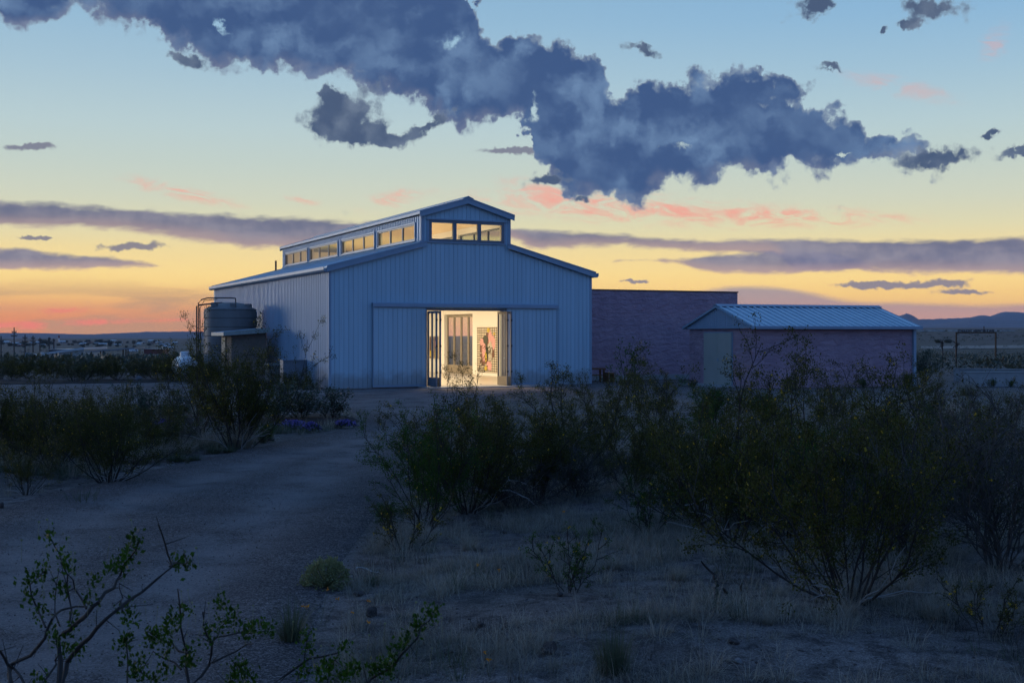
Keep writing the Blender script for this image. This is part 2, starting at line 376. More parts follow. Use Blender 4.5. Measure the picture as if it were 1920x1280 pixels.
M['steel'] = material('rusted steel', (.09, .05, .03), (.16, .09, .05), 20, .8, .3)
M['dark'] = material('dark plastic', (.03, .032, .035), (.05, .05, .055), 5, .5)
M['tank'] = material('grey tank plastic', (.19, .18, .17), (.23, .22, .21), 2, .55, stretch=(1, 1, .3))
M['stucco'] = material('tan block', (.20, .165, .135), (.27, .215, .175), 4, .95, bump=.01, bscale=25)
M['beige'] = material('beige door paint', (.43, .42, .36), (.46, .45, .39), 2, .5)
M['white_paint'] = material('white tank paint', (.72, .74, .74), (.8, .8, .8), 2, .35)
M['wood'] = material('weathered orange wood', (.20, .085, .035), (.29, .13, .06), 4, .75, stretch=(1, 12, 12))
M['bark'] = material('dark bark', (.022, .019, .017), (.045, .038, .033), 12, .9, island=.5)
M['grey_bark'] = material('grey twig bark', (.055, .048, .044), (.10, .09, .082), 12, .9, island=.5)
M['pale_wood'] = material('bleached dead wood', (.34, .32, .30), (.46, .44, .41), 14, .9)
M['leaf_olive'] = material('creosote leaf', (.100, .095, .016), (.044, .054, .012), 2.0, .5, island=.9, spec=.15, trans=.35)
M['leaf_green'] = material('green leaf', (.052, .115, .014), (.03, .072, .010), 2.0, .5, island=.8, spec=.15, trans=.4)
M['leaf_grey'] = material('grey green leaf', (.085, .115, .085), (.05, .075, .05), 2.0, .4, island=1.0, spec=.15, trans=.25)
M['leaf_dark'] = material('dark hedge leaf', (.055, .062, .022), (.085, .082, .034), 1.0, .5, island=.9, spec=.15, trans=.25)
M['leaf_far'] = material('distant leaf', (.085, .095, .06), (.06, .07, .05), 1.0, .6, island=.7)
M['flower'] = material('yellow petal', (.62, .42, .02), (.55, .34, .015), 2, .6, island=.5, trans=.3)
M['orange_flower'] = material('orange petal', (.75, .33, .02), (.7, .28, .02), 2, .6, island=.4, trans=.3)
M['violet'] = material('violet petal', (.13, .10, .34), (.20, .15, .42), 2, .6, island=.6, trans=.3)
M['sage'] = material('pale yellow green stem', (.24, .25, .10), (.30, .30, .14), 4, .8, island=.5, trans=.2)
M['straw'] = material('dry grass', (.40, .35, .27), (.24, .22, .17), .9, .85, island=.9, trans=.25)
M['green_grass'] = material('green grey grass', (.10, .125, .07), (.07, .09, .05), 1.5, .7, island=.8, trans=.3)
M['dead_grass'] = material('dead grass litter', (.10, .085, .07), (.05, .043, .037), .9, .9, island=.9)
M['rock'] = material('dark rock', (.045, .034, .03), (.09, .07, .062), 7, .9, bump=.01, bscale=22)
M['pale_rock'] = material('pale rock', (.2, .2, .2), (.27, .26, .25), 7, .9, bump=.008, bscale=22)
M['mulch'] = material('dark mulch', (.018, .012, .010), (.035, .022, .018), 12, 1.0, bump=.03, bscale=30)

def block_mat():
    m = material('split face block', (.45, .29, .34), (.55, .36, .41), 1.3, .95)
    T = NT(m.node_tree); bs = m.node_tree.nodes['Principled BSDF']
    tc = T.n('ShaderNodeTexCoord').outputs['Object']
    mp = T.n('ShaderNodeMapping'); T.put(mp.inputs[0], tc); mp.inputs['Scale'].default_value = (1, 1, 1.8)
    n = T.noise(mp.outputs[0], 3.2, 5, .6, .6)
    sx = T.n('ShaderNodeSeparateXYZ'); T.put(sx.inputs[0], tc)
    fz = T.m('FRACT', T.m('DIVIDE', sx.outputs[2], .2)); line = T.m('ADD', T.ss(fz, .0, .08), T.m('SUBTRACT', T.ss(fz, 1, .92), 1))
    h = T.m('ADD', T.m('MULTIPLY', n, 1.0), T.m('MULTIPLY', line, .05))
    b = T.n('ShaderNodeBump'); b.inputs['Strength'].default_value = 1.0; b.inputs['Distance'].default_value = .16
    T.put(b.inputs['Height'], h); T.put(bs.inputs['Normal'], b.outputs[0]); return m
M['block'] = block_mat()

def ground_mat(name, ca, cb, cc, big, peb, bump, grit=90.0, amp=2.3):
    """sandy or gravelly ground: large patches, pebbles and grit; world coordinates"""
    m = bpy.data.materials.new(name); m.use_nodes = True; T = NT(m.node_tree); bs = m.node_tree.nodes['Principled BSDF']
    p = T.n('ShaderNodeTexCoord').outputs['Object']
    n = T.noise(p, big, 6, .62, .4); k = T.noise(p, peb, 5, .7)
    col = T.mix(T.ss(n, .36, .64), ca, cb); col = T.mix(T.ss(k, .44, .66), col, cc)
    v = T.n('ShaderNodeTexVoronoi'); T.put(v.inputs['Vector'], p); v.inputs['Scale'].default_value = grit
    sp = T.n('ShaderNodeSeparateColor'); T.put(sp.inputs[0], v.outputs['Color'])
    g = T.m('ADD', T.m('MULTIPLY', T.m('POWER', sp.outputs[0], 1.8), amp), 1.07 - amp * .357)
    col = T.mix(1.0, col, T.vec(g, g, g), 'MULTIPLY')
    T.put(bs.inputs['Base Color'], col); bs.inputs['Roughness'].default_value = .95; bs.inputs['Specular IOR Level'].default_value = .2
    b = T.n('ShaderNodeBump'); b.inputs['Distance'].default_value = bump
    T.put(b.inputs['Height'], T.m('ADD', T.m('MULTIPLY', T.m('SUBTRACT', .7, v.outputs['Distance']), .6), T.m('MULTIPLY', k, .55)))
    T.put(bs.inputs['Normal'], b.outputs[0]); return m, T, bs, p
M['ground'], _T, _bs, _p = ground_mat('desert soil', (.225, .190, .170, 1), (.13, .112, .10, 1), (.070, .060, .056, 1), .8, 5.0, .012, 120, 1.1)
# far plain: dry grass tone
_r = _T.n('ShaderNodeVectorMath', operation='LENGTH'); _T.put(_r.inputs[0], _p)
_far = _T.ss(_r.outputs['Value'], 60, 110)
_src = _bs.inputs['Base Color'].links[0].from_socket
_fn = _T.noise(_p, .02, 8, .7); _fn2 = _T.noise(_p, .0011, 6, .6)
_fc = _T.mix(_T.ss(_fn, .4, .62), (.17, .145, .115, 1), (.10, .095, .07, 1)); _fc = _T.mix(_T.ss(_fn2, .42, .6), _fc, (.13, .10, .095, 1))
_T.put(_bs.inputs['Base Color'], _T.mix(_far, _src, _fc))
M['gravel'], _T, _bs, _p = ground_mat('drive gravel', (.140, .118, .111, 1), (.104, .089, .086, 1), (.072, .062, .060, 1), .8, 14.0, .012, 95, 2.0)
_at = _T.n('ShaderNodeAttribute'); _at.attribute_name = 'wear'; _src = _bs.inputs['Base Color'].links[0].from_socket
_wn = _T.m('MULTIPLY', _at.outputs['Fac'], _T.ss(_T.noise(_p, 1.3, 4, .6), .25, .6))
_T.put(_bs.inputs['Base Color'], _T.mix(_T.m('MULTIPLY', _wn, .62), _src, (.31, .275, .26, 1)))
M['yard'], _T, _bs, _p = ground_mat('yard dirt', (.20, .165, .145, 1), (.165, .135, .12, 1), (.12, .10, .09, 1), .5, 6.0, .012, 50)

# ------------------------------------------------------------------ terrain
drive_px = [(-330, 1280), (-260, 1060), (-60, 985), (60, 935), (160, 912), (250, 893), (330, 872), (420, 852), (490, 838), (560, 822), (640, 808), (676, 798), (690, 785), (668, 772), (600, 765),
            (480, 764), (300, 762), (120, 756), (-120, 752), (-120, 722), (100, 720), (250, 718), (345, 716), (400, 715), (470, 718), (560, 724), (614, 731.5), (700, 729), (800, 727), (900, 726), (1000, 723), (1105, 719), (1110, 727), (1050, 733), (960, 737), (880, 752), (838, 785), (800, 830), (770, 870), (735, 915),
            (700, 960), (660, 1010), (618, 1070), (585, 1140), (570, 1200), (560, 1290), (545, 1400), (520, 1700), (380, 2600), (-900, 2600), (-900, 1700)]
drive = np.array([ground_pt(*p) for p in drive_px])
def smooth_poly(P, it=2):
    for _ in range(it):
        Q = np.empty((len(P) * 2, 2)); N = np.roll(P, -1, 0); Q[0::2] = .75 * P + .25 * N; Q[1::2] = .25 * P + .75 * N; P = Q
    return P
drive = smooth_poly(drive)
def inside(poly, x, y):
    r = np.zeros(x.shape, bool); j = len(poly) - 1
    for i in range(len(poly)):
        xi, yi = poly[i]; xj, yj = poly[j]
        c = ((yi > y) != (yj > y)); r ^= c & (x < (xj - xi) * (y - yi) / (yj - yi + 1e-12) + xi); j = i
    return r
def dist_poly(poly, x, y):
    d = np.full(x.shape, 1e9); Q = np.roll(poly, -1, 0)
    for (ax, ay), (bx, by) in zip(poly, Q):
        L2 = (bx - ax) ** 2 + (by - ay) ** 2 + 1e-12
        t = np.clip(((x - ax) * (bx - ax) + (y - ay) * (by - ay)) / L2, 0, 1)
        d = np.minimum(d, np.hypot(x - ax - t * (bx - ax), y - ay - t * (by - ay)))
    return d
def sst(x, a, b):
    t = np.clip((x - a) / (b - a), 0, 1); return t * t * (3 - 2 * t)
_k = [(rng.uniform(.5, 3.2), rng.uniform(0, 6.28), rng.uniform(0, 6.28)) for _ in range(14)]
def bumps(x, y):
    s = 0
    for w, a, ph in _k: s = s + np.sin(w * (x * math.cos(a) + y * math.sin(a)) + ph) / w
    return s / 6
def far_z(x, y):
    d = np.hypot(x, y); a = np.degrees(np.arctan2(x, y))
    left = -9.0 * sst(d, 60, 450) - 5.0 * sst(d, 450, 1600)
    right = -1.6 * sst(d, 62, 260) + np.maximum(d - 380, 0) * .0060
    w = sst(a, -2, 9)
    return left * (1 - w) + right * w
def terrain(x, y):
    x = np.asarray(x, float); y = np.asarray(y, float)
    d = np.hypot(x, y)
    near = bumps(x, y) * .10 * (1 - sst(d, 30, 42))
    ins = inside(drive, x, y); dd = dist_poly(drive, x, y)
    near = np.where(ins, 0, near * sst(dd, .0, 2.0) + .05 * sst(dd, .15, 1.2) * (1 - sst(d, 30, 42)))
    near = near - .16 * ins * sst(dd, .0, .5)
    return near + far_z(x, y)
def build_terrain():
    rs = np.concatenate([np.linspace(1.0, 30, 170), np.geomspace(30.3, 70, 70), np.geomspace(71, 13600, 190)])
    front = np.radians(np.linspace(-31, 31, 330)); back = np.radians(np.linspace(31, 329, 60))[1:-1]
    th = np.concatenate([front, back]); nr, na = len(rs), len(th)
    R, A = np.meshgrid(rs, th, indexing='ij'); x = R * np.sin(A); y = R * np.cos(A)
    z = np.where(R < 75, terrain(x, y), far_z(x, y))
    V = np.stack([x, y, z], -1).reshape(-1, 3); V = np.vstack([V, [[0, 0, 0]]])
    i = np.arange(nr - 1)[:, None] * na; j = np.arange(na)[None]; jn = (j + 1) % na
    Fq = np.stack([i + j, i + jn, i + na + jn, i + na + j], -1).reshape(-1, 4)[:, ::-1]
    o = arr_mesh('ground', V, Fq, M['ground'], smooth=True)
    bm = bmesh.new(); bm.from_mesh(o.data); bm.verts.ensure_lookup_table()
    for a in range(na): bm.faces.new((bm.verts[len(V) - 1], bm.verts[(a + 1) % na], bm.verts[a]))
    bm.normal_update(); bm.to_mesh(o.data); bm.free(); tag(o, kind='structure')
build_terrain()
def sheet(name, poly, z, mat, step=.3):
    """ground patch inside a polygon, following the terrain a little above it, edges tucked under"""
    x0, y0 = poly.min(0) - step; x1, y1 = poly.max(0) + step
    X, Y = np.meshgrid(np.arange(x0, x1 + step, step), np.arange(y0, y1 + step, step))
    ins = inside(poly, X, Y); dd = dist_poly(poly, X, Y); keep = ins | (dd < step * 1.2)
    Z = terrain(X, Y) + np.where(ins, z, -dd * .15)
    idx = -np.ones(X.shape, int); idx[keep] = np.arange(keep.sum())
    q = np.stack([idx[:-1, :-1], idx[:-1, 1:], idx[1:, 1:], idx[1:, :-1]], -1).reshape(-1, 4); q = q[(q >= 0).all(1)]
    return arr_mesh(name, np.stack([X[keep], Y[keep], Z[keep]], -1), q, mat, smooth=True)
def drive_mesh():
    # fine grid inside the drive with ruts and a raised gravel shoulder
    x0, x1, y0, y1 = -24, 6, 1.5, 62
    xs = np.arange(x0, x1, .16); ys = np.concatenate([np.arange(y0, 30, .16), np.arange(30, y1, .3)])
    X, Y = np.meshgrid(xs, ys); ins = inside(drive, X, Y); dd = dist_poly(drive, X, Y)
    keep = ins | (dd < .2)
    z = .012 + .006 * bumps(X * 1.5, Y * 1.5) * sst(dd, .2, 1.2) * (1 - sst(Y, 30, 42)) - np.where(ins, 0, dd * .25)
    if True:
        rut = np.exp(-((dd - 1.15) / .28) ** 2) + np.exp(-((dd - 2.75) / .28) ** 2)
        z = z - .016 * rut * (1 - sst(Y, 30, 36)) + .02 * np.exp(-((dd - .4) / .25) ** 2) * (1 - sst(Y, 28, 33))
    idx = -np.ones(X.shape, int); idx[keep] = np.arange(keep.sum())
    q = np.stack([idx[:-1, :-1], idx[:-1, 1:], idx[1:, 1:], idx[1:, :-1]], -1).reshape(-1, 4); q = q[(q >= 0).all(1)]
    wear = np.clip(np.exp(-((dd - 1.2) / .5) ** 2) + .9 * np.exp(-((dd - 2.9) / .6) ** 2) + .55 * sst(Y, 28, 38), 0, 1)
    o = arr_mesh('gravel_drive', np.stack([X[keep], Y[keep], z[keep]], -1), q, M['gravel'], smooth=True); tag(o, kind='structure')
    o.data.attributes.new('wear', 'FLOAT', 'POINT').data.foreach_set('value', wear[keep].astype(np.float32))
drive_mesh()
yard_px = [(1110, 722), (1290, 726), (1420, 731), (1720, 728), (1990, 727), (1990, 742), (1700, 762), (1500, 775), (1330, 768), (1200, 750), (1110, 736)]
yard_poly = smooth_poly(np.array([ground_pt(*p) for p in yard_px]))
tag(sheet('dirt_yard', yard_poly, .016, M['yard'], .4), kind='structure')
bed_px = [(455, 790), (520, 781), (600, 779), (660, 783), (672, 792), (650, 800), (560, 805), (470, 806), (350, 800), (240, 792), (250, 784), (350, 782)]
tag(sheet('mulch_bed', smooth_poly(np.array([ground_pt(*p) for p in bed_px])), .045, M['mulch'], .15), kind='structure')
bed2 = [(-120, 722), (0, 721), (200, 719), (345, 716.5), (345, 712), (200, 712), (0, 714), (-120, 715)]
tag(sheet('mulch_bed', np.array([ground_pt(*p) for p in bed2]), .04, M['mulch'], .4), kind='structure')

# ------------------------------------------------------------------ the barn
BX, BY, BYAW = -6.81, 45.77, math.radians(24.94)
BW, BL = 11.07, 21.15
cu, su = math.cos(BYAW), math.sin(BYAW)
def barn_pt(s, t, z=0.0): return Vector((BX + cu * s - su * t, BY + su * s + cu * t, z))
def s_at(px, t=0.0):                       # where the ray of a photo column meets the plane t
    r = (px - PX0) / F; x0, y0 = BX - su * t, BY + cu * t
    return (r * y0 - x0) / (cu - r * su)
def t_at(px, s):                           # where it meets the plane s
    r = (px - PX0) / F; x0, y0 = BX + cu * s, BY + su * s
    return (x0 - r * y0) / (su + r * cu)
def z_at(py, s, t): return H + (PY0 - py) / F * barn_pt(s, t).y
barn = thing('metal_barn', 'pale metal barn with raised clerestory roof and lit open doorway', 'barn', (BX, BY, 0), BYAW)

A0, A1 = 3.67, BW - 3.67                   # clerestory
EV, LS = 4.43, .264                        # eave height, lower slope
CW, CS = 6.62, .30                         # clerestory wall height, slope
RT = .17
def wall_top(s):
    q = min(s, BW - s)
    return CW + CS * (q - A0) if q > A0 else EV + LS * q
DS0, DS1, DZ = s_at(797), s_at(944), 3.04  # doorway
WS0, WS1, WZ0, WZ1 = s_at(805), s_at(943), 5.66, 6.45
def front_wall():
    mb = MB(); pitch, gap = .1845, .012
    cuts = sorted({0, BW, A0, A1, DS0, DS1, WS0, WS1, BW / 2} | {round(k * pitch, 4) for k in range(1, 60)})
    cuts = [c for c in cuts if 0 <= c <= BW]
    ribs = {round(k * pitch, 4) for k in range(0, 61)}
    for a, b in zip(cuts[:-1], cuts[1:]):
        if b - a < 1e-4: continue
        mid = (a + b) / 2
        a2 = a + (gap / 2 if a in ribs else 0); b2 = b - (gap / 2 if b in ribs else 0)
        if b2 - a2 < .004: continue
        e = 1e-4
        ta, tb = wall_top(a + e), wall_top(b - e)
        holes = []
        if DS0 < mid < DS1: holes.append((0, DZ))
        if WS0 < mid < WS1: holes.append((WZ0, WZ1))
        z = .02
        for h0, h1 in holes + [(None, None)]:
            za, zb = (ta, tb) if h0 is None else (h0, h0)
            if min(za, zb) - z > .01:
                mb.prism([(a2, z), (b2, z), (b2, zb), (a2, za)], 'y', -.022, 0.0)
            if h0 is not None: z = h1
    mb.build('siding', M['siding'], barn)
    # sheathing behind the boards
    mb = MB()
    segs = [(0.02, DS0, [(0, 0)]), (DS0, WS0, [(0, DZ)]), (WS0, WS1, [(0, DZ), (WZ0, WZ1)]), (WS1, DS1, [(0, DZ)]), (DS1, BW - .02, [(0, 0)])]
    for a, b, holes in segs:
        ks = [a] + [c for c in (A0, BW / 2, A1) if a < c < b] + [b]
        for p, q in zip(ks[:-1], ks[1:]):
            z = .02
            for h0, h1 in holes + [(None, None)]:
                za, zb = (wall_top(p + 1e-4), wall_top(q - 1e-4)) if h0 is None else (h0, h0)
                if min(za, zb) - z > .01: mb.prism([(p, z), (q, z), (q, zb), (p, za)], 'y', .003, .12)
                if h0 is not None: z = h1
    mb.build('front_wall', M['siding'], barn)
front_wall()
def corrugated(t0, t1, z0, z1, s, side, mb, pitch=.245, rib=.042):
    """vertical ribbed sheet on plane s, outward = side (-1 left / +1 right)"""
    prof = []; t = t0
    n = max(1, round((t1 - t0) / pitch)); p = (t1 - t0) / n
    for k in range(n):
        a = t0 + k * p
        prof += [(a, 0), (a + p * .50, 0), (a + p * .60, rib), (a + p * .88, rib), (a + p * .98, 0)]
    prof.append((t1, 0)); i = len(mb.v); N = len(prof)
    for z in (z0, z1):
        for tt, o in prof: mb.v.append((s + side * o, tt, z))
    for k in range(N - 1): mb.f.append((i + k, i + k + 1, i + N + k + 1, i + N + k))
mb = MB(); corrugated(.0, BL, .02, EV, -.005, -1, mb); mb.box(0.003, .10, 0.13, BL, .02, EV); mb.build('side_wall', M['side'], barn)
RT0, RT1 = t_at(833, BW - .35), t_at(886, BW - .35)
mb = MB()
for a, b, z0, z1 in ((0.0, min(RT0, RT1), .02, EV), (max(RT0, RT1) + .9, BL, .02, EV), (min(RT0, RT1), max(RT0, RT1) + .9, 2.98, EV)):
    corrugated(a, b, z0, z1, BW + .005, 1, mb); mb.box(BW - .10, BW - .003, max(a, .13), b, z0, z1)
mb.build('side_wall', M['side'], barn)
mb = MB()
mb.prism([(0, .02), (BW, .02)] + [(s, wall_top(s + (1e-4 if s < BW / 2 else -1e-4)) if s not in (A0, A1) else 0) for s in (BW,)] + [(A1, EV + LS * A0), (A1, CW), (BW / 2, wall_top(BW / 2)), (A0, CW), (A0, EV + LS * A0), (0, EV)], 'y', BL - .1, BL)
mb.build('back_wall', M['side'], barn)
# corner posts
for s0, s1, y0, y1, z0, z1 in ((-.045, .06, -.036, .05, .02, EV + .01), (BW - .06, BW + .045, -.036, .05, .02, EV + .01), (A0 - .04, A0 + .1, -.034, .05, EV + LS * A0 + RT, CW + .01), (A1 - .1, A1 + .04, -.034, .05, EV + LS * A0 + RT, CW + .01), (-.045, .06, BL - .2, BL + .04, .02, EV + .01)):
    mb = MB(); mb.box(s0, s1, y0, y1, z0, z1); mb.build('corner_trim', M['trim'], barn)
# lower roofs
OV = .16
def low_roof(side):
    X = (lambda s: s) if side < 0 else (lambda s: BW - s)
    mb = MB(); a, b = -.13, A0 - .003
    za, zb = EV + LS * a, EV + LS * b
    mb.prism([(X(a), za + .06), (X(b), zb + .06), (X(b), zb + RT), (X(a), za + RT)], 'y', -OV, BL + OV)
    t = 0.0
    while t < BL:
        mb.prism([(X(a + .01), za + RT + .002), (X(b - .01), zb + RT + .002), (X(b - .01), zb + RT + .03), (X(a + .01), za + RT + .03)], 'y', t, t + .06); t += .30
    mb.build('roof', M['roof'], barn)
    mb = MB()
    for y0, y1 in ((-OV - .035, -OV - .003), (BL + OV + .003, BL + OV + .035)):
        mb.prism([(X(a - .02), za - .03), (X(b + .16), zb + .015 + LS * .16), (X(b + .16), zb + RT + .035 + LS * .16), (X(a - .02), za + RT + .025)], 'y', y0, y1)
        mb.prism([(X(a - .02), za + RT - .01), (X(b + .14), zb + RT + LS * .14), (X(b + .14), zb + RT + .05 + LS * .14), (X(a - .02), za + RT + .04)], 'y', y0 - .022, y0 - .002)
    mb.prism([(X(b - .16), zb + RT - .04), (X(b - .002), zb + RT + .004), (X(b - .002), zb + RT + .12), (X(b - .02), zb + RT + .12)], 'y', -.02, BL)   # flashing
    mb.build('rake_trim', M['trim'], barn)
    mb = MB()
    g0, g1 = sorted((X(a - .15), X(a - .004)))
    if side < 0: pr = [(g1, za - .02), (g0 + .05, za - .02), (g0, za + .05), (g0, za + .16), (g0 + .02, za + .16), (g0 + .02, za + .06), (g1, za + .0)]
    else: pr = [(g0, za - .02), (g1 - .05, za - .02), (g1, za + .05), (g1, za + .16), (g1 - .02, za + .16), (g1 - .02, za + .06), (g0, za + .0)]
    mb.prism(pr, 'y', -OV - .03, BL + OV + .03); mb.build('gutter', M['trim'], barn)
low_roof(-1); low_roof(1)
# clerestory side walls with window openings
CB = EV + LS * A0 + RT + .04
wins = [(t_at(b, A0), t_at(a, A0)) for a, b in ((711, 780), (643, 704), (583, 635), (537, 578))]
CZ0, CZ1 = 5.72, 6.36
for s, side in ((A0, -1), (A1, 1)):
    mb = MB(); ed = [0.0] + [v for w in wins for v in w] + [BL]
    for k in range(0, len(ed), 2):
        corrugated(ed[k], ed[k + 1], CB, CW, s, side, mb, .2)
    for a, b in wins:
        corrugated(a, b, CZ1, CW, s, side, mb, .2); mb.box(min(s, s + side * .02), max(s, s + side * .02), a, b, CB, CZ0)
    mb.build('clerestory_wall', M['side'], barn)
    mb = MB(); i0, i1 = sorted((s - side * .02, s - side * .14))
    ed2 = [.14] + ed[1:]
    for k in range(0, len(ed), 2): mb.box(i0, i1, ed2[k], ed[k + 1], CB - .1, CW + .05)
    for a, b in wins: mb.box(i0, i1, a + .002, b - .002, CB - .1, CZ0); mb.box(i0, i1, a + .002, b - .002, CZ1, CW + .05)
    mb.build('clerestory_lining', M['white'], barn)
    for a, b in wins:
        mb = MB(); o0, o1 = sorted((s + side * .05, s - side * .05)); w = .06
        mb.box(o0, o1, a, b, CZ0, CZ0 + w); mb.box(o0, o1, a, b, CZ1 - w, CZ1)
        mb.box(o0, o1, a, a + w, CZ0 + w, CZ1 - w); mb.box(o0, o1, b - w, b, CZ0 + w, CZ1 - w)
        d = (b - a) / 3
        for k in (1, 2): mb.box(o0 + .012, o1 - .012, a + k * d - .035, a + k * d + .035, CZ0 + w, CZ1 - w)
        wf = mb.build('window', M['dark_trim'], barn)
        g = MB(); c = s + side * .012; g.poly([(c, a + w, CZ0 + w), (c, b - w, CZ0 + w), (c, b - w, CZ1 - w), (c, a + w, CZ1 - w)]); g.build('pane', M['sash_glass'], wf)
        hd = MB(); h0, h1 = sorted((s + side * .05, s + side * .085)); hd.box(h0, h1, a - .08, b + .08, CZ1 + .0, CZ1 + .05); hd.box(h0, h1, a - .08, b + .08, CZ0 - .05, CZ0)
        hd.box(h0, h1, a - .08, a - .02, CZ0, CZ1); hd.box(h0, h1, b + .02, b + .08, CZ0, CZ1); hd.build('window_trim', M['trim'], wf)
# upper roof
mb = MB(); o = .12
zt = CW + CS * (A1 - A0) / 2
for X in (lambda s: s, lambda s: BW - s):
    mb.prism([(X(A0 - o), CW - CS * o + .09), (X(BW / 2), zt + .09), (X(BW / 2), zt + RT), (X(A0 - o), CW - CS * o + RT)], 'y', -OV, BL + OV)
    t = 0.0
    while t < BL:
        mb.prism([(X(A0 - o + .01), CW - CS * (o - .01) + RT + .002), (X(BW / 2 - .05), zt - .015 + RT + .002), (X(BW / 2 - .05), zt - .015 + RT + .03), (X(A0 - o + .01), CW - CS * (o - .01) + RT + .03)], 'y', t, t + .06); t += .30
mb.build('roof', M['roof'], barn)
mb = MB()
for X in (lambda s: s, lambda s: BW - s):
    for y0, y1 in ((-OV - .035, -OV - .003), (BL + OV + .003, BL + OV + .035)):
        mb.prism([(X(A0 - o - .02), CW - CS * o - .03), (X(BW / 2), zt - .03), (X(BW / 2), zt + RT + .02), (X(A0 - o - .02), CW - CS * o + RT + .02)], 'y', y0, y1)
        mb.prism([(X(A0 - o - .02), CW - CS * o + RT - .02), (X(BW / 2), zt + RT - .02), (X(BW / 2), zt + RT + .035), (X(A0 - o - .02), CW - CS * o + RT + .035)], 'y', y0 - .024, y0 - .002)
    e0, e1 = sorted((X(A0 - o - .03), X(A0 - o - .003))); mb.box(e0, e1, -OV - .03, BL + OV + .03, CW - CS * o + .08, CW - CS * o + RT + .02)
mb.build('rake_trim', M['trim'], barn)
mb = MB(); mb.prism([(BW / 2 - .22, zt + RT - .03), (BW / 2, zt + RT + .06), (BW / 2 + .22, zt + RT - .03), (BW / 2 + .22, zt + RT + .0), (BW / 2, zt + RT + .095), (BW / 2 - .22, zt + RT + .0)], 'y', -OV - .07, BL + OV + .04)
mb.build('ridge_cap', M['trim'], barn)
mb = MB(); mb.tube([(A0 - .5, BL - .4, 5.2), (A0 - .5, BL - .4, 6.0)], .05, 8); mb.build('vent_pipe', M['dark'], barn)
# front clerestory window
mb = MB(); w = .085; e = (WS1 - WS0) / 3
mb.box(WS0 - .03, WS1 + .03, -.07, .06, WZ1 - w, WZ1 + .02); mb.box(WS0 - .03, WS1 + .03, -.07, .06, WZ0 - .02, WZ0 + w)
for k in range(4):
    c = WS0 + k * e; a = c + (-.03 if k == 0 else -.075 if k < 3 else -w); b = c + (w if k == 0 else .075 if k < 3 else .03)
    mb.box(a, b, -.06, .05, WZ0 + w, WZ1 - w)
wf = mb.build('window', M['dark_trim'], barn)
g = MB(); g.poly([(WS0, .01, WZ0 + w), (WS1, .01, WZ0 + w), (WS1, .01, WZ1 - w), (WS0, .01, WZ1 - w)]); g.build('pane', M['glass'], wf)
mb = MB(); mb.box(WS0 - .14, WS1 + .14, -.11, -.024, WZ1 + .024, WZ1 + .075); mb.box(WS0 - .1, WS1 + .1, -.09, -.024, WZ0 - .07, WZ0 - .024)
mb.box(WS0 - .12, WS0 - .034, -.06, -.024, WZ0 - .02, WZ1 + .02); mb.box(WS1 + .034, WS1 + .12, -.06, -.024, WZ0 - .02, WZ1 + .02); mb.build('window_trim', M['trim'], wf)
# sliding doors and their track
TS0, TS1 = s_at(696), s_at(1043)
mb = MB(); mb.box(TS0, TS1, -.20, -.024, 3.19, 3.25); mb.prism([(-.235, 3.09), (-.2, 3.09), (-.2, 3.25), (-.235, 3.21)], 'x', TS0, TS1); mb.build('door_track', M['trim'], barn)
def slide_door(s0, s1):
    mb = MB(); n = max(1, round((s1 - s0) / .1845)); p = (s1 - s0) / n
    for k in range(n): mb.box(s0 + k * p + .006, s0 + (k + 1) * p - .006, -.135, -.11, .12, 3.07)
    mb.box(s0, s1, -.108, -.07, .10, 3.09)
    d = mb.build('sliding_door', M['siding'], barn)
    mb = MB(); mb.box(s0 - .02, s1 + .02, -.15, -.06, .045, .115); mb.box(s0 - .03, s0 - .002, -.145, -.062, .12, 3.07); mb.box(s1 + .002, s1 + .03, -.145, -.062, .12, 3.07); mb.build('edge_rail', M['trim'], d)
slide_door(TS0 + .05, DS0 - .02); slide_door(DS1 + .10, TS1 - .05)
# doorway frame
mb = MB(); mb.box(DS0 - .002, DS0 + .07, -.03, .20, .03, DZ); mb.box(DS1 - .07, DS1 + .002, -.03, .20, .03, DZ); mb.box(DS0 + .07, DS1 - .07, -.03, .20, DZ - .07, DZ); mb.build('door_frame', M['dark_trim'], barn)
def leaf(s, t0, t1, yaw=0.0, mat='dark_trim', z0=.06, z1=2.94, handle=False, along='t', kick=.34):
    """a glazed door leaf standing perpendicular to the front wall (along t) or in a side wall"""
    mb = MB(); w, th = .075, .028
    def B(a, b, za, zb, tk=th): mb.box(s - tk, s + tk, a, b, za, zb)
    B(t0, t1, z0, z0 + kick); B(t0, t1, z1 - .09, z1); B(t0, t0 + w, z0 + kick, z1 - .09); B(t1 - w, t1, z0 + kick, z1 - .09)
    d = mb.build('door_leaf', M[mat], barn)
    g = MB(); g.poly([(s, t0 + w, z0 + kick), (s, t1 - w, z0 + kick), (s, t1 - w, z1 - .09), (s, t0 + w, z1 - .09)]); g.build('pane', M['glass'], d)
    for z in (.6, 1.6, 2.6): h = MB(); h.box(s - .034, s + .034, t0 - .016, t0 - .003, z - .035, z + .035); h.build('hinge', M['dark'], d)
    if handle:
        h = MB(); h.tube([(s - .03, t0 + .04, 1.12), (s - .09, t0 + .04, 1.12), (s - .09, t0 + .17, 1.12)], .014, 6); h.build('handle', M['trim'], d)
    return d
for k in range(2): leaf(DS0 + .10 + k * .16, -.98 + .02 * k, -.04)
for k in range(2): leaf(DS1 - .10 - k * .16, -.98 + .02 * k, -.04, mat='bronze' if k == 1 else 'dark_trim', handle=(k == 1))
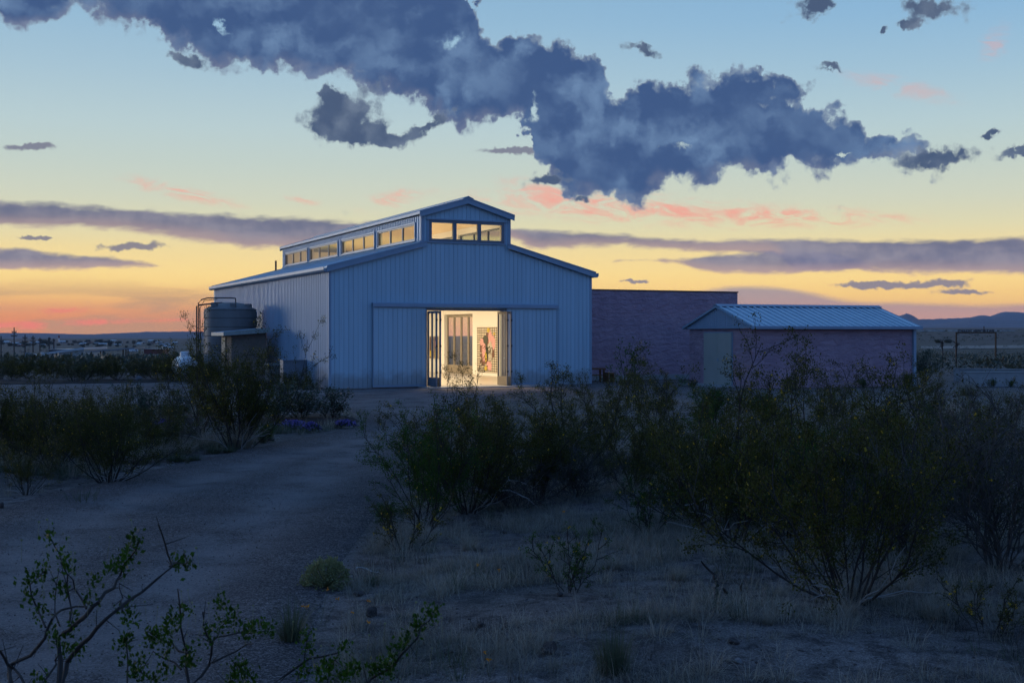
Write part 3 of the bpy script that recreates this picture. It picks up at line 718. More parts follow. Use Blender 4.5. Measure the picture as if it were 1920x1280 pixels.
# floor and interior lining
mb = MB(); mb.box(.12, BW - .12, -.0, BL - .12, .0, .045); mb.build('floor', M['concrete_floor'], barn)
IR = BW - .35
mb = MB()
mb.box(.25, .37, .14, BL - .4, .05, EV + .0)
mb.prism([(.37, .05), (IR, .05), (IR, EV), (A1, EV + LS * A0 - .1), (A1 - .15, CW - .1), (A0 + .15, CW - .1), (A0, EV + LS * A0 - .1), (.37, EV)], 'y', BL - .5, BL - .4)
r0, r1 = min(RT0, RT1), max(RT0, RT1); RZ = z_at(589, IR, (r0 + r1) / 2)
mb.box(IR, BW - .13, .14, r0, .05, EV + .0); mb.box(IR, BW - .13, r1, BL - .4, .05, EV + .0); mb.box(IR, BW - .13, r0, r1, RZ, EV + .0)
mb.build('gallery_wall', M['white'], barn)
mb = MB()
for X in (lambda s: s, lambda s: BW - s):
    mb.prism([(X(.25), EV + .004), (X(A0 - .02), EV + LS * (A0 - .1)), (X(A0 - .02), EV + LS * (A0 - .1) + .05), (X(.2), EV + .055)], 'y', .14, BL - .13)
    mb.prism([(X(A0 + .15), CW - .02), (X(BW / 2), zt - .06), (X(BW / 2), zt + .0), (X(A0 + .15), CW + .04)], 'y', .14, BL - .13)
mb.build('ceiling', M['tan'], barn)
# glazed folding doors in the deep recess of the right-hand gallery wall
n = 4; d = (r1 - r0) / n
for k in range(n): leaf(BW - .16, r0 + k * d + .01, r0 + (k + 1) * d - .01, mat='bronze', z1=RZ - .06, kick=.42)
mb = MB(); mb.box(BW - .22, BW - .10, r0 + .002, r1 - .002, RZ - .055, RZ - .002); mb.build('door_frame', M['bronze'], barn)
# gallery lamps: under the clerestory, out of sight; upward ones added as bounce light
for k, t in enumerate((2.6, 7.6, 12.6, 17.6)):
    for up in (False, True):
        ld = bpy.data.lights.new('gallery_lamp', 'AREA'); lo = put(bpy.data.objects.new('gallery_lamp', ld), barn)
        ld.shape = 'RECTANGLE'; ld.size = .25; ld.size_y = 2.4; ld.energy = LAMP_W * (.14 if up else 1); ld.color = (1.0, .79, .50)
        lo.location = (BW / 2, t, 4.45 if up else 4.4); lo.rotation_euler = (math.pi if up else 0, 0, 0)
# apron slab at the doorway
pad = [barn_pt(DS0 - .35, -.02), barn_pt(DS1 + 1.75, -.02), barn_pt(DS1 + 1.75, -1.5), barn_pt(DS0 - .35, -1.5)]
mb = MB(); mb.prism([(p.x, p.y) for p in pad], 'z', -.06, .05); tag(mb.build('concrete_apron', M['concrete'], bevel=.01), kind='structure')

# paintings on the right-hand gallery wall (plain abstract stand-ins)
def colr(name, c, rough=.6): 
    if name not in M: M[name] = material(name, c, tuple(v * .8 for v in c[:3]), 9, rough)
    return M[name]
def painting(px0, px1, py0, py1, name, label, draw):
    t1, t0 = t_at(px0, IR), t_at(px1, IR); tm = (t0 + t1) / 2
    z0, z1 = z_at(py1, IR, tm), z_at(py0, IR, tm)
    p = barn_pt(IR - .003, tm, z0); th = thing(name, label, 'painting', p, BYAW, 'paintings in the gallery')
    w, h = t1 - t0, z1 - z0                     # local: y along wall (+ = left in view), x out of wall is -
    mb = MB(); mb.box(-.05, 0, -w / 2, w / 2, 0, h); mb.build('canvas', colr('canvas cream', (.66, .58, .46)), th)
    draw(th, w, h)
def blot(mb, cy, cz, ry, rz, lay, seed, n=26, rot=0.0):
    r = random.Random(seed); a = [r.uniform(-.13, .13) for _ in range(7)]
    pts = []
    for k in range(n):
        g = 2 * math.pi * k / n; q = 1 + sum(a[j] * math.sin((j + 1) * g + a[j] * 40) for j in range(7)) * .8
        u, v = ry * q * math.cos(g), rz * q * math.sin(g)
        pts.append((cy + u * math.cos(rot) - v * math.sin(rot), cz + u * math.sin(rot) + v * math.cos(rot)))
    mb.prism(pts, 'x', -.052 - lay * .004, -.049)
def draw_grid(th, w, h):
    mb = MB(); r = random.Random(3)
    for k in range(10):
        y = -w / 2 + w * (k + .5) / 10; q = r.uniform(-.02, .02)
        mb.prism([(y - .02, .01), (y + .02, .01), (y + .02 + q, h - .01), (y - .02 + q, h - .01)], 'x', -.053, -.0505)
    for k in range(19):
        z = h * (k + .5) / 19; q = r.uniform(-.02, .02)
        mb.prism([(-w / 2 + .01, z - .013), (w / 2 - .01, z - .013 + q), (w / 2 - .01, z + .013 + q), (-w / 2 + .01, z + .014)], 'x', -.0555, -.0535)
    mb.build('brushed_grid', colr('paint black', (.03, .028, .03)), th)
    Wd = lambda u: w / 2 - u * w
    for nm, c, lst in (('brown', (.16, .07, .045), [(.38, .58, .22, .2, 0), (.36, .28, .2, .12, 0), (.60, .80, .16, .08, 0), (.75, .44, .1, .14, 0)]),
                       ('rose', (.70, .36, .36), [(.36, .42, .10, .2, 1), (.26, .66, .1, .08, 1), (.66, .76, .09, .17, 1), (.80, .66, .09, .14, 1), (.60, .14, .12, .10, 1)]),
                       ('green black', (.05, .06, .04), [(.44, .72, .11, .1, 2), (.50, .46, .06, .16, 2)]),
                       ('bone', (.52, .47, .40), [(.66, .52, .11, .14, 3), (.66, .36, .08, .12, 3)]),
                       ('ochre', (.62, .46, .05), [(.46, .08, .07, .05, 4), (.46, .33, .05, .1, 4), (.58, .93, .07, .05, 4), (.85, .85, .03, .03, 4)])):
        for i, (u, v, a, b, l) in enumerate(lst):
            mb = MB(); blot(mb, Wd(u), v * h, a * w, b * h, 2 + l, len(nm) * 7 + i); mb.build('paint_patch', colr('paint ' + nm, c), th)
painting(896, 935, 613, 697, 'painting', 'large abstract painting with a black grid and pink brown shapes', draw_grid)
def draw_dark(th, w, h):
    mb = MB(); mb.box(-.054, -.0505, -w / 2 + .01, w / 2 - .01, .02, h - .02); mb.build('dark_field', colr('paint umber', (.10, .045, .03)), th)
    mb = MB(); mb.prism([(-w * .38, .02), (-w * .12, .02), (-w * .16, h * .46), (-w * .34, h * .46)], 'x', -.059, -.055); mb.build('paint_patch', M['paint ochre'], th)
    mb = MB(); blot(mb, -w * .25, h * .66, w * .07, h * .15, 3, 5); mb.build('paint_patch', M['paint rose'], th)
    mb = MB(); blot(mb, w * .32, h * .22, w * .12, h * .15, 3, 9); mb.build('paint_patch', M['paint ochre'], th)
painting(807, 823, 630, 672, 'painting', 'small dark brown painting with a yellow panel behind the folded door', draw_dark)

# ------------------------------------------------------------------ block building behind
def yawed(name, label, cat, x, y, yaw): return thing(name, label, cat, (x, y, 0), yaw)
p0 = Vector((3.49, 54.5)); 
bb = yawed('block_building', 'plain mauve block building joined to the right side of the barn', 'building', p0.x, p0.y, BYAW)
mb = MB(); mb.box(-1.6, 7.87, 0, 5.6, .0, 4.0); mb.build('wall', M['block'], bb)
mb = MB(); mb.box(-1.6, 7.90, -.03, 5.63, 4.003, 4.06); mb.build('coping', colr('dark coping', (.07, .05, .055)), bb)
mb = MB(); mb.box(-1.0, 7.87, -.22, -.01, 0, .22); mb.build('footing', M['concrete'], bb)

# ------------------------------------------------------------------ block shed on the right
SYAW = math.radians(19.97); SCX, SCY = 8.983, 46.127; SWD, SLN, SE, SR = 5.30, 7.69, 2.30, 3.10
sh = yawed('block_shed', 'low mauve block shed with ribbed pale metal gable roof', 'shed', SCX, SCY, SYAW)
ov = .16
mb = MB(); mb.box(ov, SLN - ov, ov, SWD - ov, 0, SE); mb.build('wall', M['block'], sh)
def roof_z(v): return SE + .02 + (SR - SE) * (1 - abs(v - SWD / 2) / (SWD / 2))
mb = MB(); v = ov; pitch = .17; 
while v < SWD - ov - .01:
    v2 = min(v + pitch, SWD - ov); mb.prism([(v + .012, SE + .004), (v2 - .012, SE + .004), (v2 - .012, roof_z(v2 - .012)), (v + .012, roof_z(v + .012))], 'x', .07, .11); v = v2
mb.prism([(ov, SE + .004), (SWD - ov, SE + .004), (SWD / 2, SR - .02)], 'x', .114, .2)
mb.build('gable', M['side'], sh)
mb = MB(); mb.prism([(ov, SE + .004), (SWD - ov, SE + .004), (SWD / 2, SR - .02)], 'x', SLN - .2, SLN - .114); mb.build('gable', M['side'], sh)
mb = MB()
for X in (lambda v: v, lambda v: SWD - v):
    mb.prism([(X(-.04), SE + .02), (X(SWD / 2), SR + .03), (X(SWD / 2), SR + .07), (X(-.04), SE + .06)], 'x', 0, SLN)
    k = 0.04
    while k < SLN - .1:
        mb.prism([(X(-.02), SE + .068), (X(SWD / 2 - .06), SR + .058), (X(SWD / 2 - .06), SR + .098), (X(-.02), SE + .108)], 'x', k, k + .075); k += .305
mb.build('roof', M['roof'], sh)
mb = MB(); mb.prism([(SWD / 2 - .2, SR + .05), (SWD / 2, SR + .12), (SWD / 2 + .2, SR + .05), (SWD / 2 + .2, SR + .075), (SWD / 2, SR + .15), (SWD / 2 - .2, SR + .075)], 'x', -.03, SLN + .03); mb.build('ridge_cap', M['trim'], sh)
mb = MB()
for x0, x1 in ((-.03, -.003), (SLN + .003, SLN + .03)):
    for X in (lambda v: v, lambda v: SWD - v): mb.prism([(X(-.05), SE - .02), (X(SWD / 2), SR + .0), (X(SWD / 2), SR + .085), (X(-.05), SE + .075)], 'x', x0, x1)
mb.box(.03, .066, ov, SWD - ov, SE - .03, SE + .05); mb.box(-.02, SLN + .02, -.16, -.05, SE - .05, SE + .06); mb.box(-.02, SLN + .02, SWD + .05, SWD + .16, SE - .05, SE + .06)
mb.build('roof_trim', M['trim'], sh)
mb = MB(); mb.box(SLN - ov - .09, SLN - ov + .03, ov - .1, ov - .004, 0, SE - .05); mb.build('downspout', M['trim'], sh)
def shed_v(px):
    r = (px - PX0) / F; x0, y0 = SCX + math.cos(SYAW) * ov, SCY + math.sin(SYAW) * ov
    return (x0 - r * y0) / (math.sin(SYAW) + r * math.cos(SYAW))
va, vb = shed_v(1373), shed_v(1322); vm = (va + vb) / 2
mb = MB(); mb.box(ov - .03, ov - .003, va - .06, vb + .06, .02, 2.14); fr = mb.build('door_frame', M['trim'], sh)
for a, b in ((va, vm - .006), (vm + .006, vb)):
    mb = MB(); mb.box(ov - .06, ov - .033, a, b, .05, 2.10); dl = mb.build('door', M['beige'], sh)
    h = MB()
    if b == vb: pass
    h.box(ov - .075, ov - .062, (b - .1 if a == va else a + .04), (b - .04 if a == va else a + .1), .98, 1.1); h.tube([(ov - .07, (b - .07 if a == va else a + .07), 1.04), (ov - .12, (b - .07 if a == va else a + .07), 1.04), (ov - .12, (b - .17 if a == va else a + .17), 1.04)], .012, 6)
    if a == va: h.build('handle', M['trim'], dl)
mb = MB(); mb.prism([(ov - 1.0, va - .5), (ov - .01, va - .5), (ov - .01, vb + .5), (ov - 1.0, vb + .5)], 'z', 0, .06); mb.build('door_step', M['concrete'], sh)

# ------------------------------------------------------------------ beside the barn's left wall
def side_pt(t, d, z=0.0): return barn_pt(-d, t, z)
# pump house: local x from its front-left corner along the gable direction, y away from the viewer
q = side_pt(7.0, 2.15); ph = thing('pump_house', 'small tan block pump house with lean-to metal roof beside the barn', 'shed', q, BYAW)
PW, PD = 1.48, 2.0
mb = MB(); mb.prism([(0, 0), (PW, 0), (PW, 2.16), (0, 2.0)], 'y', 0, PD); mb.build('wall', M['stucco'], ph)
mb = MB(); mb.prism([(-.36, 2.03), (PW + .04, 2.20), (PW + .04, 2.28), (-.36, 2.11)], 'y', -.32, PD + .2)
for k in range(10): mb.prism([(-.35, 2.112), (PW + .03, 2.282), (PW + .03, 2.31), (-.35, 2.14)], 'y', -.28 + k * .26, -.22 + k * .26)
mb.build('roof', M['roof'], ph)
gt = colr('pale green trim', (.38, .45, .42), .45)
mb = MB(); mb.prism([(-.38, 1.99), (PW + .05, 2.12), (PW + .05, 2.33), (-.38, 2.15)], 'y', -.36, -.322); mb.box(-.40, -.362, -.36, PD + .2, 1.99, 2.13); mb.prism([(-.36, 2.0), (PW + .05, 2.16), (PW + .05, 2.19), (-.36, 2.03)], 'y', -.318, -.004); mb.build('fascia', gt, ph)
mb = MB(); mb.box(-.05, -.004, 1.0, 1.75, .05, 1.92); dr = mb.build('door', colr('pump house door', (.22, .22, .18)), ph)
mb = MB(); mb.tube([(-.055, 1.1, 1.0), (-.11, 1.1, 1.0), (-.11, 1.2, 1.0)], .015, 6); mb.build('handle', M['dark'], dr)
# water tank
c = side_pt(10.5, 1.45); R = 1.15
tk = thing('water_tank', 'large grey ribbed plastic water tank behind the small pump house', 'water tank', c)
prof = [(0, .02), (R, .02)]
zz = .04
while zz < 3.0:
    prof += [(R, zz), (R, zz + .30), (R - .025, zz + .325), (R - .025, zz + .365), (R, zz + .39)]; zz += .39
prof += [(R, 3.12), (R - .05, 3.18), (R - .10, 3.20), (.62, 3.40), (.35, 3.46), (0, 3.47)]
mb = MB(); mb.lathe(prof, 48); mb.build('body', M['tank'], tk, smooth=True)
mb = MB(); mb.lathe([(0, 3.55), (.30, 3.55), (.34, 3.52), (.34, 3.38), (.3, 3.3)], 24, (-.55, .1, -.08)); mb.build('lid', M['tank'], tk, smooth=True)
for g in (-2.2, -1.2, -.3, .6):
    x, y = math.cos(g) * .88, math.sin(g) * .88; mb = MB(); mb.box(x - .12, x + .12, y - .1, y + .1, 3.16, 3.40); mb.build('lug', M['tank'], tk, bevel=.015)
mb = MB(); x0 = -1.33
mb.tube([(x0, -.3, 0), (x0, -.3, 3.3), (x0 - .02, -.3, 3.42), (x0 + .12, -.3, 3.58), (x0 + .4, -.3, 3.66), (.1, -.3, 3.66), (.3, -.3, 3.64), (.32, -.3, 3.42)], .028, 8)
mb.tube([(x0 - .1, -.25, 0), (x0 - .1, -.25, 3.3), (x0 + .02, -.25, 3.35), (-.3, -.25, 3.45)], .035, 8); mb.tube([(x0 + .1, -.32, 0), (x0 + .06, -.32, 3.2), (x0 + .25, -.32, 3.55), (-.5, -.3, 3.6)], .02, 6)
mb.build('pipe', M['dark'], tk)
# propane tank
q = at(347, 712, 54.5); q.z = 0
pt = thing('propane_tank', 'white propane tank lying among bushes left of the water tank', 'gas tank', q, BYAW)
pr = [(0, -1.1), (.2, -1.08), (.36, -1.0), (.45, -.85), (.47, -.7), (.47, .7), (.45, .85), (.36, 1.0), (.2, 1.08), (0, 1.1)]
mb = MB(); n = 24
i0 = 0
for r_, y_ in pr:
    for j in range(n): mb.v.append((r_ * math.cos(2 * math.pi * j / n), y_, .62 + r_ * math.sin(2 * math.pi * j / n)))
for k in range(len(pr) - 1):
    for j in range(n): mb.f.append((k * n + j, k * n + (j + 1) % n, (k + 1) * n + (j + 1) % n, (k + 1) * n + j))
mb.build('body', M['white_paint'], pt, smooth=True)
mb = MB(); mb.lathe([(.22, 1.03), (.22, 1.24), (.16, 1.29), (0, 1.3)], 18); mb.build('valve_cover', M['white_paint'], pt, smooth=True)
for y_ in (-.65, .65):
    mb = MB(); mb.box(-.3, .3, y_ - .1, y_ + .1, 0, .25); mb.build('support', M['concrete'], pt)
# air conditioner and the cabinet beside it
ac = thing('air_conditioner', 'slatted grey air conditioner unit at the foot of the barn wall', 'air conditioner', side_pt(4.75, 1.12), BYAW)
mb = MB(); mb.box(0, .86, 0, .86, .08, .12); mb.box(.03, .83, .03, .83, .12, .78); mb.build('body', colr('ac grey', (.10, .12, .13), .5), ac)
mb = MB()
for k in range(13): mb.box(.04 + k * .062, .062 + k * .062, .004, .026, .14, .78)
for k in range(13): mb.box(.004, .026, .04 + k * .062, .062 + k * .062, .14, .78)
mb.build('grille', colr('ac slat', (.26, .31, .32), .5), ac)
mb = MB(); mb.box(-.02, .88, -.02, .88, .785, .86); mb.build('top_panel', colr('ac slat', (.3, .3, .3)), ac)
cb = thing('utility_cabinet', 'plain blue grey utility cabinet between the slatted unit and the barn corner', 'cabinet', side_pt(3.0, .98), BYAW)
mb = MB(); mb.box(0, .92, 0, .5, .05, 1.0); mb.build('body', colr('cabinet paint', (.22, .26, .31), .5), cb, bevel=.01)
mb = MB(); mb.box(-.02, .94, -.02, .52, 1.003, 1.04); mb.build('lid', colr('cabinet paint', (.2, .2, .2)), cb)
# wooden bench by the block wall
q = at(1108, 716, 52.6); q.z = 0
bn = thing('wooden_bench', 'orange brown wooden bench frame beside the barn corner', 'bench', q, BYAW)
mb = MB(); mb.box(-.3, .74, 0, .45, .53, .60); mb.build('seat', M['wood'], bn)
for x in (-.22, .66): 
    for y in (.03, .36):
        mb = MB(); mb.box(x - .035, x + .035, y - .02, y + .05, 0, .528); mb.build('leg', M['wood'], bn)
mb = MB(); mb.box(-.18, .62, .04, .4, .27, .31); mb.build('shelf', M['wood'], bn)
q = at(1141, 716, 52.4); q.z = 0
bx = thing('wooden_stool', 'low wooden box stool at the right end of the bench', 'stool', q, BYAW)
mb = MB(); mb.box(.0, .3, 0, .4, .36, .41); mb.build('seat', M['wood'], bx)
for x in (.0, .26): mb = MB(); mb.box(x, x + .04, .02, .38, 0, .358); mb.build('leg', M['wood'], bx)

# ------------------------------------------------------------------ right: low walls, gateway with lettering
def cwall(a, b, z1, name, label, th=.22):
    d = (b - a); L = d.length; w = thing(name, label, 'wall', (a.x, a.y, 0), math.atan2(d.y, d.x))
    mb = MB(); mb.box(0, L, 0, th, -.3, z1); mb.build('body', M['concrete'], w, bevel=.012)
    mb = MB(); mb.box(-.02, L + .02, -.02, th + .02, z1 + .002, z1 + .04); mb.build('coping', M['concrete'], w)
ga = Vector(ground_pt(1806, 725)); gb = Vector(ground_pt(2030, 724)); cwall(ga, gb, .54, 'concrete_wall', 'long low grey concrete wall in front of the gateway, nearer one')
ga = Vector(ground_pt(1788, 714)); gb = Vector(ground_pt(2040, 718)); cwall(ga, gb, .52, 'concrete_wall', 'low grey concrete wall angled just behind the nearer low wall')
GY = 100.0
gx0, gx1 = (1793 - PX0) / F * GY, (1867 - PX0) / F * GY; gz = float(far_z((gx0 + gx1) / 2, GY)); gt_ = H + (PY0 - 623.5) / F * GY
gw = thing('gateway', 'rusted steel gateway frame with small cut out letters along its top', 'gateway', ((gx0 + gx1) / 2, GY, gz))
hw = (gx1 - gx0) / 2
for x in (-hw, hw):
    mb = MB(); mb.box(x - .05, x + .05, -.05, .05, -.2, gt_ - gz - .052); mb.build('post', M['steel'], gw)
mb = MB(); mb.box(-hw - .05, hw + .05, -.05, .05, gt_ - gz - .05, gt_ - gz + .05); mb.build('beam', M['steel'], gw)
def letters(txt, width, z, parent, mat, name, flip):
    cv = bpy.data.curves.new('t', 'FONT'); cv.body = txt; cv.size = .3; cv.extrude = .012; cv.align_x = 'CENTER'; cv.resolution_u = 2; cv.offset = .016
    to = bpy.data.objects.new('t', cv); SC.collection.objects.link(to); bpy.context.view_layer.update()
    me = bpy.data.meshes.new_from_object(to.evaluated_get(bpy.context.evaluated_depsgraph_get())); wd = to.dimensions.x
    bpy.data.objects.remove(to); k = width / wd
    me.transform(Matrix.Rotation(math.pi / 2, 4, 'X')); me.transform(Matrix.Diagonal((k, 1, 1.0, 1)))
    if flip: me.transform(Matrix.Rotation(math.pi, 4, 'Z'))
    me.materials.clear(); me.materials.append(mat); o = put(bpy.data.objects.new(name, me), parent); o.location = (0, 0, z); return o
letters('SPACE BETWEEN THOUGHTS', hw * 1.86, gt_ - gz + .045, gw, M['dark'], 'lettering', True)

# ------------------------------------------------------------------ plants
def rot_to(d, ang, az_):
    """direction d tilted by ang around a random azimuth"""
    a = d.cross(Vector((.3, .2, 1))).normalized(); b = d.cross(a)
    return (d * math.cos(ang) + (a * math.cos(az_) + b * math.sin(az_)) * math.sin(ang)).normalized()
def leaf_quads(cent, dirs, size, r, aspect=.55):
    n = len(cent); s = size * r.uniform(.6, 1.3, (n, 1))
    u = dirs + r.normal(0, .6, (n, 3)); u /= np.linalg.norm(u, axis=1, keepdims=True) + 1e-9
    w = r.normal(0, 1, (n, 3)); v = np.cross(u, w); v /= np.linalg.norm(v, axis=1, keepdims=True) + 1e-9
    V = np.stack([cent, cent + u * s * .5 + v * s * aspect * .5, cent + u * s, cent + u * s * .5 - v * s * aspect * .5], 1).reshape(-1, 3)
    return V, np.arange(n * 4).reshape(-1, 4)
def shrub(seed, h=1.5, spread=1.0, nstem=14, lean=(8, 68), nbranch=11, ntwig=6, nleaf=24, lsize=.025, leaf='leaf_olive', bark='bark', flowers=70, twig=.13, r0=.012, up=.12, jit=.16, start=.2, name='creosote_bush', base_r=.12, fl='flower', cluster=.03):
    R_ = random.Random(seed); g = np.random.default_rng(seed); st = MB(); tips = []
    for k in range(nstem):
        a = 2 * math.pi * (k + R_.uniform(-.4, .4)) / nstem; ln = math.radians(R_.uniform(*lean))
        d = Vector((math.cos(a) * math.sin(ln) * spread, math.sin(a) * math.sin(ln) * spread, math.cos(ln))).normalized()
        p = Vector((math.cos(a), math.sin(a), 0)) * base_r * R_.random(); p.z = -.04
        L = h * R_.uniform(.62, 1.02) / max(.6, math.cos(ln * .8)); n = 8; pts = [p.copy()]; ds = []
        for i in range(n):
            d = (d + Vector((R_.gauss(0, jit), R_.gauss(0, jit), R_.gauss(0, jit) * .6 + up * (1 if i < 5 else 0)))).normalized(); p = p + d * L / n; pts.append(p.copy()); ds.append(d.copy())
        st.tube(pts, r0 * R_.uniform(.7, 1.2) * h / 1.5, 5, .0035)
        for b in range(nbranch):
            f = start + (1 - start) * (b + R_.random()) / nbranch; i = min(n - 1, int(f * n)); q = pts[i].lerp(pts[i + 1], R_.random())
            bd = rot_to(ds[i], math.radians(R_.uniform(22, 58)), R_.uniform(0, 6.28)); bl = L * R_.uniform(.18, .40) * (1.15 - .5 * f)
            bp = [q.copy()]; m = 4
            for j in range(m):
                bd = (bd + Vector((R_.gauss(0, .16), R_.gauss(0, .16), R_.gauss(0, .1) + .03))).normalized(); q = q + bd * bl / m; bp.append(q.copy())
            st.tube(bp, .0045, 4, .0022)
            for t in range(ntwig):
                j = R_.randrange(1, m + 1); tq = bp[j]; td = rot_to(bd, math.radians(R_.uniform(5, 55)), R_.uniform(0, 6.28)); tl = twig * R_.uniform(.6, 1.3)
                e = tq + td * tl; st.tube([tq, tq + td * tl * .5 + Vector((0, 0, .004)), e], .0022, 3, .0012); tips.append((tq, e, td))
    if nleaf and name == 'creosote_bush' and h > 1.2:
        dw = MB()
        for k in range(9):
            a = R_.uniform(0, 6.28); p = Vector((math.cos(a), math.sin(a), 0)) * .1; d = Vector((math.cos(a) * .8, math.sin(a) * .8, R_.uniform(.2, .9))).normalized(); q = [p.copy()]
            for i in range(6):
                d = (d + Vector((R_.gauss(0, .3), R_.gauss(0, .3), R_.gauss(0, .25)))).normalized(); p = p + d * R_.uniform(.07, .17); q.append(p.copy())
            dw.tube(q, .006, 4, .002); dw.tube([q[3], q[3] + Vector((R_.gauss(0, .12), R_.gauss(0, .12), R_.uniform(.02, .15)))], .003, 3, .0015)
    if not nleaf: return tag(st.build(name, M[bark]), 'x', 'shrub')
    root = thing(name, 'x', 'shrub')
    st.build('stems', M[bark], root)
    if nleaf and name == 'creosote_bush' and h > 1.2: dw.build('dead_twigs', M['pale_wood'], root)
    if nleaf:
        t0 = np.array([list(t[0]) for t in tips]); t1 = np.array([list(t[1]) for t in tips]); td = np.array([list(t[2]) for t in tips])
        k = np.repeat(np.arange(len(tips)), nleaf); f = g.beta(2.2, 1.1, (len(k), 1)) * 1.08
        c = t0[k] + (t1[k] - t0[k]) * f + g.normal(0, cluster, (len(k), 3))
        V, Fq = leaf_quads(c, td[k], lsize, g); arr_mesh('foliage', V, Fq, M[leaf], root)
        if flowers:
            k = g.integers(0, len(tips), flowers); c = t1[k] + g.normal(0, .015, (flowers, 3)); VV, FF = [], []
            for a in range(3):
                V, Fq = leaf_quads(c, g.normal(0, 1, (flowers, 3)), .022, g, .9); FF.append(Fq + sum(len(x) for x in VV)); VV.append(V)
            arr_mesh('blossom', np.vstack(VV), np.vstack(FF), M[fl], root)
    return root
def blades(seed, n, h, rad, lean, w, curve=.5, base=.06):
    """curved grass blades as thin strips: returns verts, quads"""
    g = np.random.default_rng(seed); a = g.uniform(0, 2 * np.pi, n); hh = h * g.uniform(.45, 1.05, n); ln = np.radians(g.uniform(lean[0], lean[1], n))
    b = np.stack([np.cos(a), np.sin(a), np.zeros(n)], -1) * (g.random((n, 1)) ** .6) * base
    a2 = a + g.normal(0, .5, n); out = np.stack([np.cos(a2), np.sin(a2), np.zeros(n)], -1); side = np.stack([-np.sin(a2), np.cos(a2), np.zeros(n)], -1)
    P = []
    for i, f in enumerate((0, .35, .7, 1.0)):
        th = ln * (.5 + curve * f * 1.4); ctr = b + out * (np.sin(th) * hh * f)[:, None] + np.array([0, 0, 1.0]) * (np.cos(th) * hh * f)[:, None]
        ww = w * (1 - .85 * f); P += [ctr - side * ww / 2, ctr + side * ww / 2]
    V = np.stack(P, 1).reshape(-1, 3); o = np.arange(n)[:, None] * 8
    Fq = np.concatenate([o + np.array([[2 * i, 2 * i + 1, 2 * i + 3, 2 * i + 2]]) for i in range(3)])
    return V, Fq
def grass_clump(seed, name, n, h, lean, w, mat, base=.08, curve=.5):
    V, Fq = blades(seed, n, h, .1, lean, w, curve, base); V[:, 2] -= .02
    return tag(arr_mesh(name, V, Fq, M[mat]), 'x', 'grass clump')

PROTO = {
 'c1': shrub(11), 'c2': shrub(12, nstem=16, lean=(10, 66), nbranch=11), 'c3': shrub(13, nstem=10, lean=(5, 58), nbranch=9, nleaf=22), 'c4': shrub(14, nstem=18, lean=(12, 64), nbranch=11, flowers=50),
 'c5': shrub(15, nstem=14, lean=(6, 66), leaf='leaf_green', flowers=30), 'thin2': shrub(26, h=1.8, nstem=3, lean=(2, 22), nbranch=7, start=.5, spread=.8, nleaf=20, flowers=30),
 'thin': shrub(16, h=2.0, nstem=4, lean=(2, 16), nbranch=8, start=.45, spread=.7, nleaf=18, flowers=30),
 'green': shrub(17, h=1.0, nstem=16, lean=(8, 62), nbranch=7, leaf='leaf_green', flowers=25, lsize=.026, nleaf=18),
 'hedge': shrub(18, h=1.5, nstem=15, lean=(5, 62), nbranch=7, ntwig=4, leaf='leaf_dark', lsize=.045, nleaf=16, flowers=0, start=.12, cluster=.05),
 'hedge2': shrub(19, h=1.5, nstem=13, lean=(5, 58), nbranch=7, ntwig=4, leaf='leaf_olive', lsize=.038, nleaf=15, flowers=40, start=.15, cluster=.05),
 'leafy': shrub(20, h=1.0, nstem=12, lean=(4, 45), nbranch=6, ntwig=3, leaf='leaf_grey', lsize=.055, nleaf=10, flowers=0, start=.12, cluster=.05),
 'upright': shrub(21, h=1.5, nstem=7, lean=(2, 14), nbranch=7, ntwig=2, leaf='leaf_green', lsize=.05, nleaf=6, flowers=0, start=.3),
 'twig': shrub(22, h=1.3, nstem=26, lean=(4, 66), nbranch=10, ntwig=5, nleaf=5, leaf='leaf_dark', lsize=.02, flowers=0, bark='grey_bark', twig=.2, jit=.2, start=.15, r0=.008, name='twiggy_shrub'),
 'twig2': shrub(23, h=.9, nstem=26, lean=(6, 75), nbranch=9, ntwig=5, nleaf=3, leaf='leaf_dark', bark='grey_bark', twig=.16, jit=.24, start=.15, r0=.007, flowers=0, lsize=.016, name='twiggy_shrub'),
 'small': shrub(24, h=.6, nstem=8, lean=(4, 58), nbranch=6, ntwig=4, nleaf=15, leaf='leaf_green', flowers=14, twig=.07, r0=.012, lsize=.017, cluster=.012),
 'small2': shrub(25, h=.6, nstem=6, lean=(4, 50), nbranch=6, ntwig=4, nleaf=14, leaf='leaf_olive', flowers=20, twig=.07, r0=.012, lsize=.017, cluster=.012),
 'bunch': grass_clump(31, 'grass_clump', 420, .5, (2, 55), .006, 'straw', .09), 'deer': grass_clump(32, 'grass_clump', 1100, .8, (4, 66), .007, 'straw', .16, .7),
 'spiky': grass_clump(33, 'grass_clump', 230, .48, (3, 48), .009, 'green_grass', .06, .3), 'rush': grass_clump(34, 'rush_clump', 420, .5, (1, 34), .006, 'green_grass', .14, .2),
 'tuft': grass_clump(35, 'grass_clump', 260, .3, (2, 58), .006, 'green_grass', .08, .5),
}
HP = {'c1': 1.5, 'c2': 1.5, 'c3': 1.5, 'c4': 1.45, 'c5': 1.5, 'thin': 2.05, 'thin2': 1.85, 'green': 1.0, 'hedge': 1.5, 'hedge2': 1.5, 'leafy': 1.0, 'upright': 1.5, 'twig': 1.3, 'twig2': .85, 'small': .6, 'small2': .6, 'bunch': .5, 'deer': .75, 'spiky': .47, 'rush': .5, 'tuft': .3}
used = set()
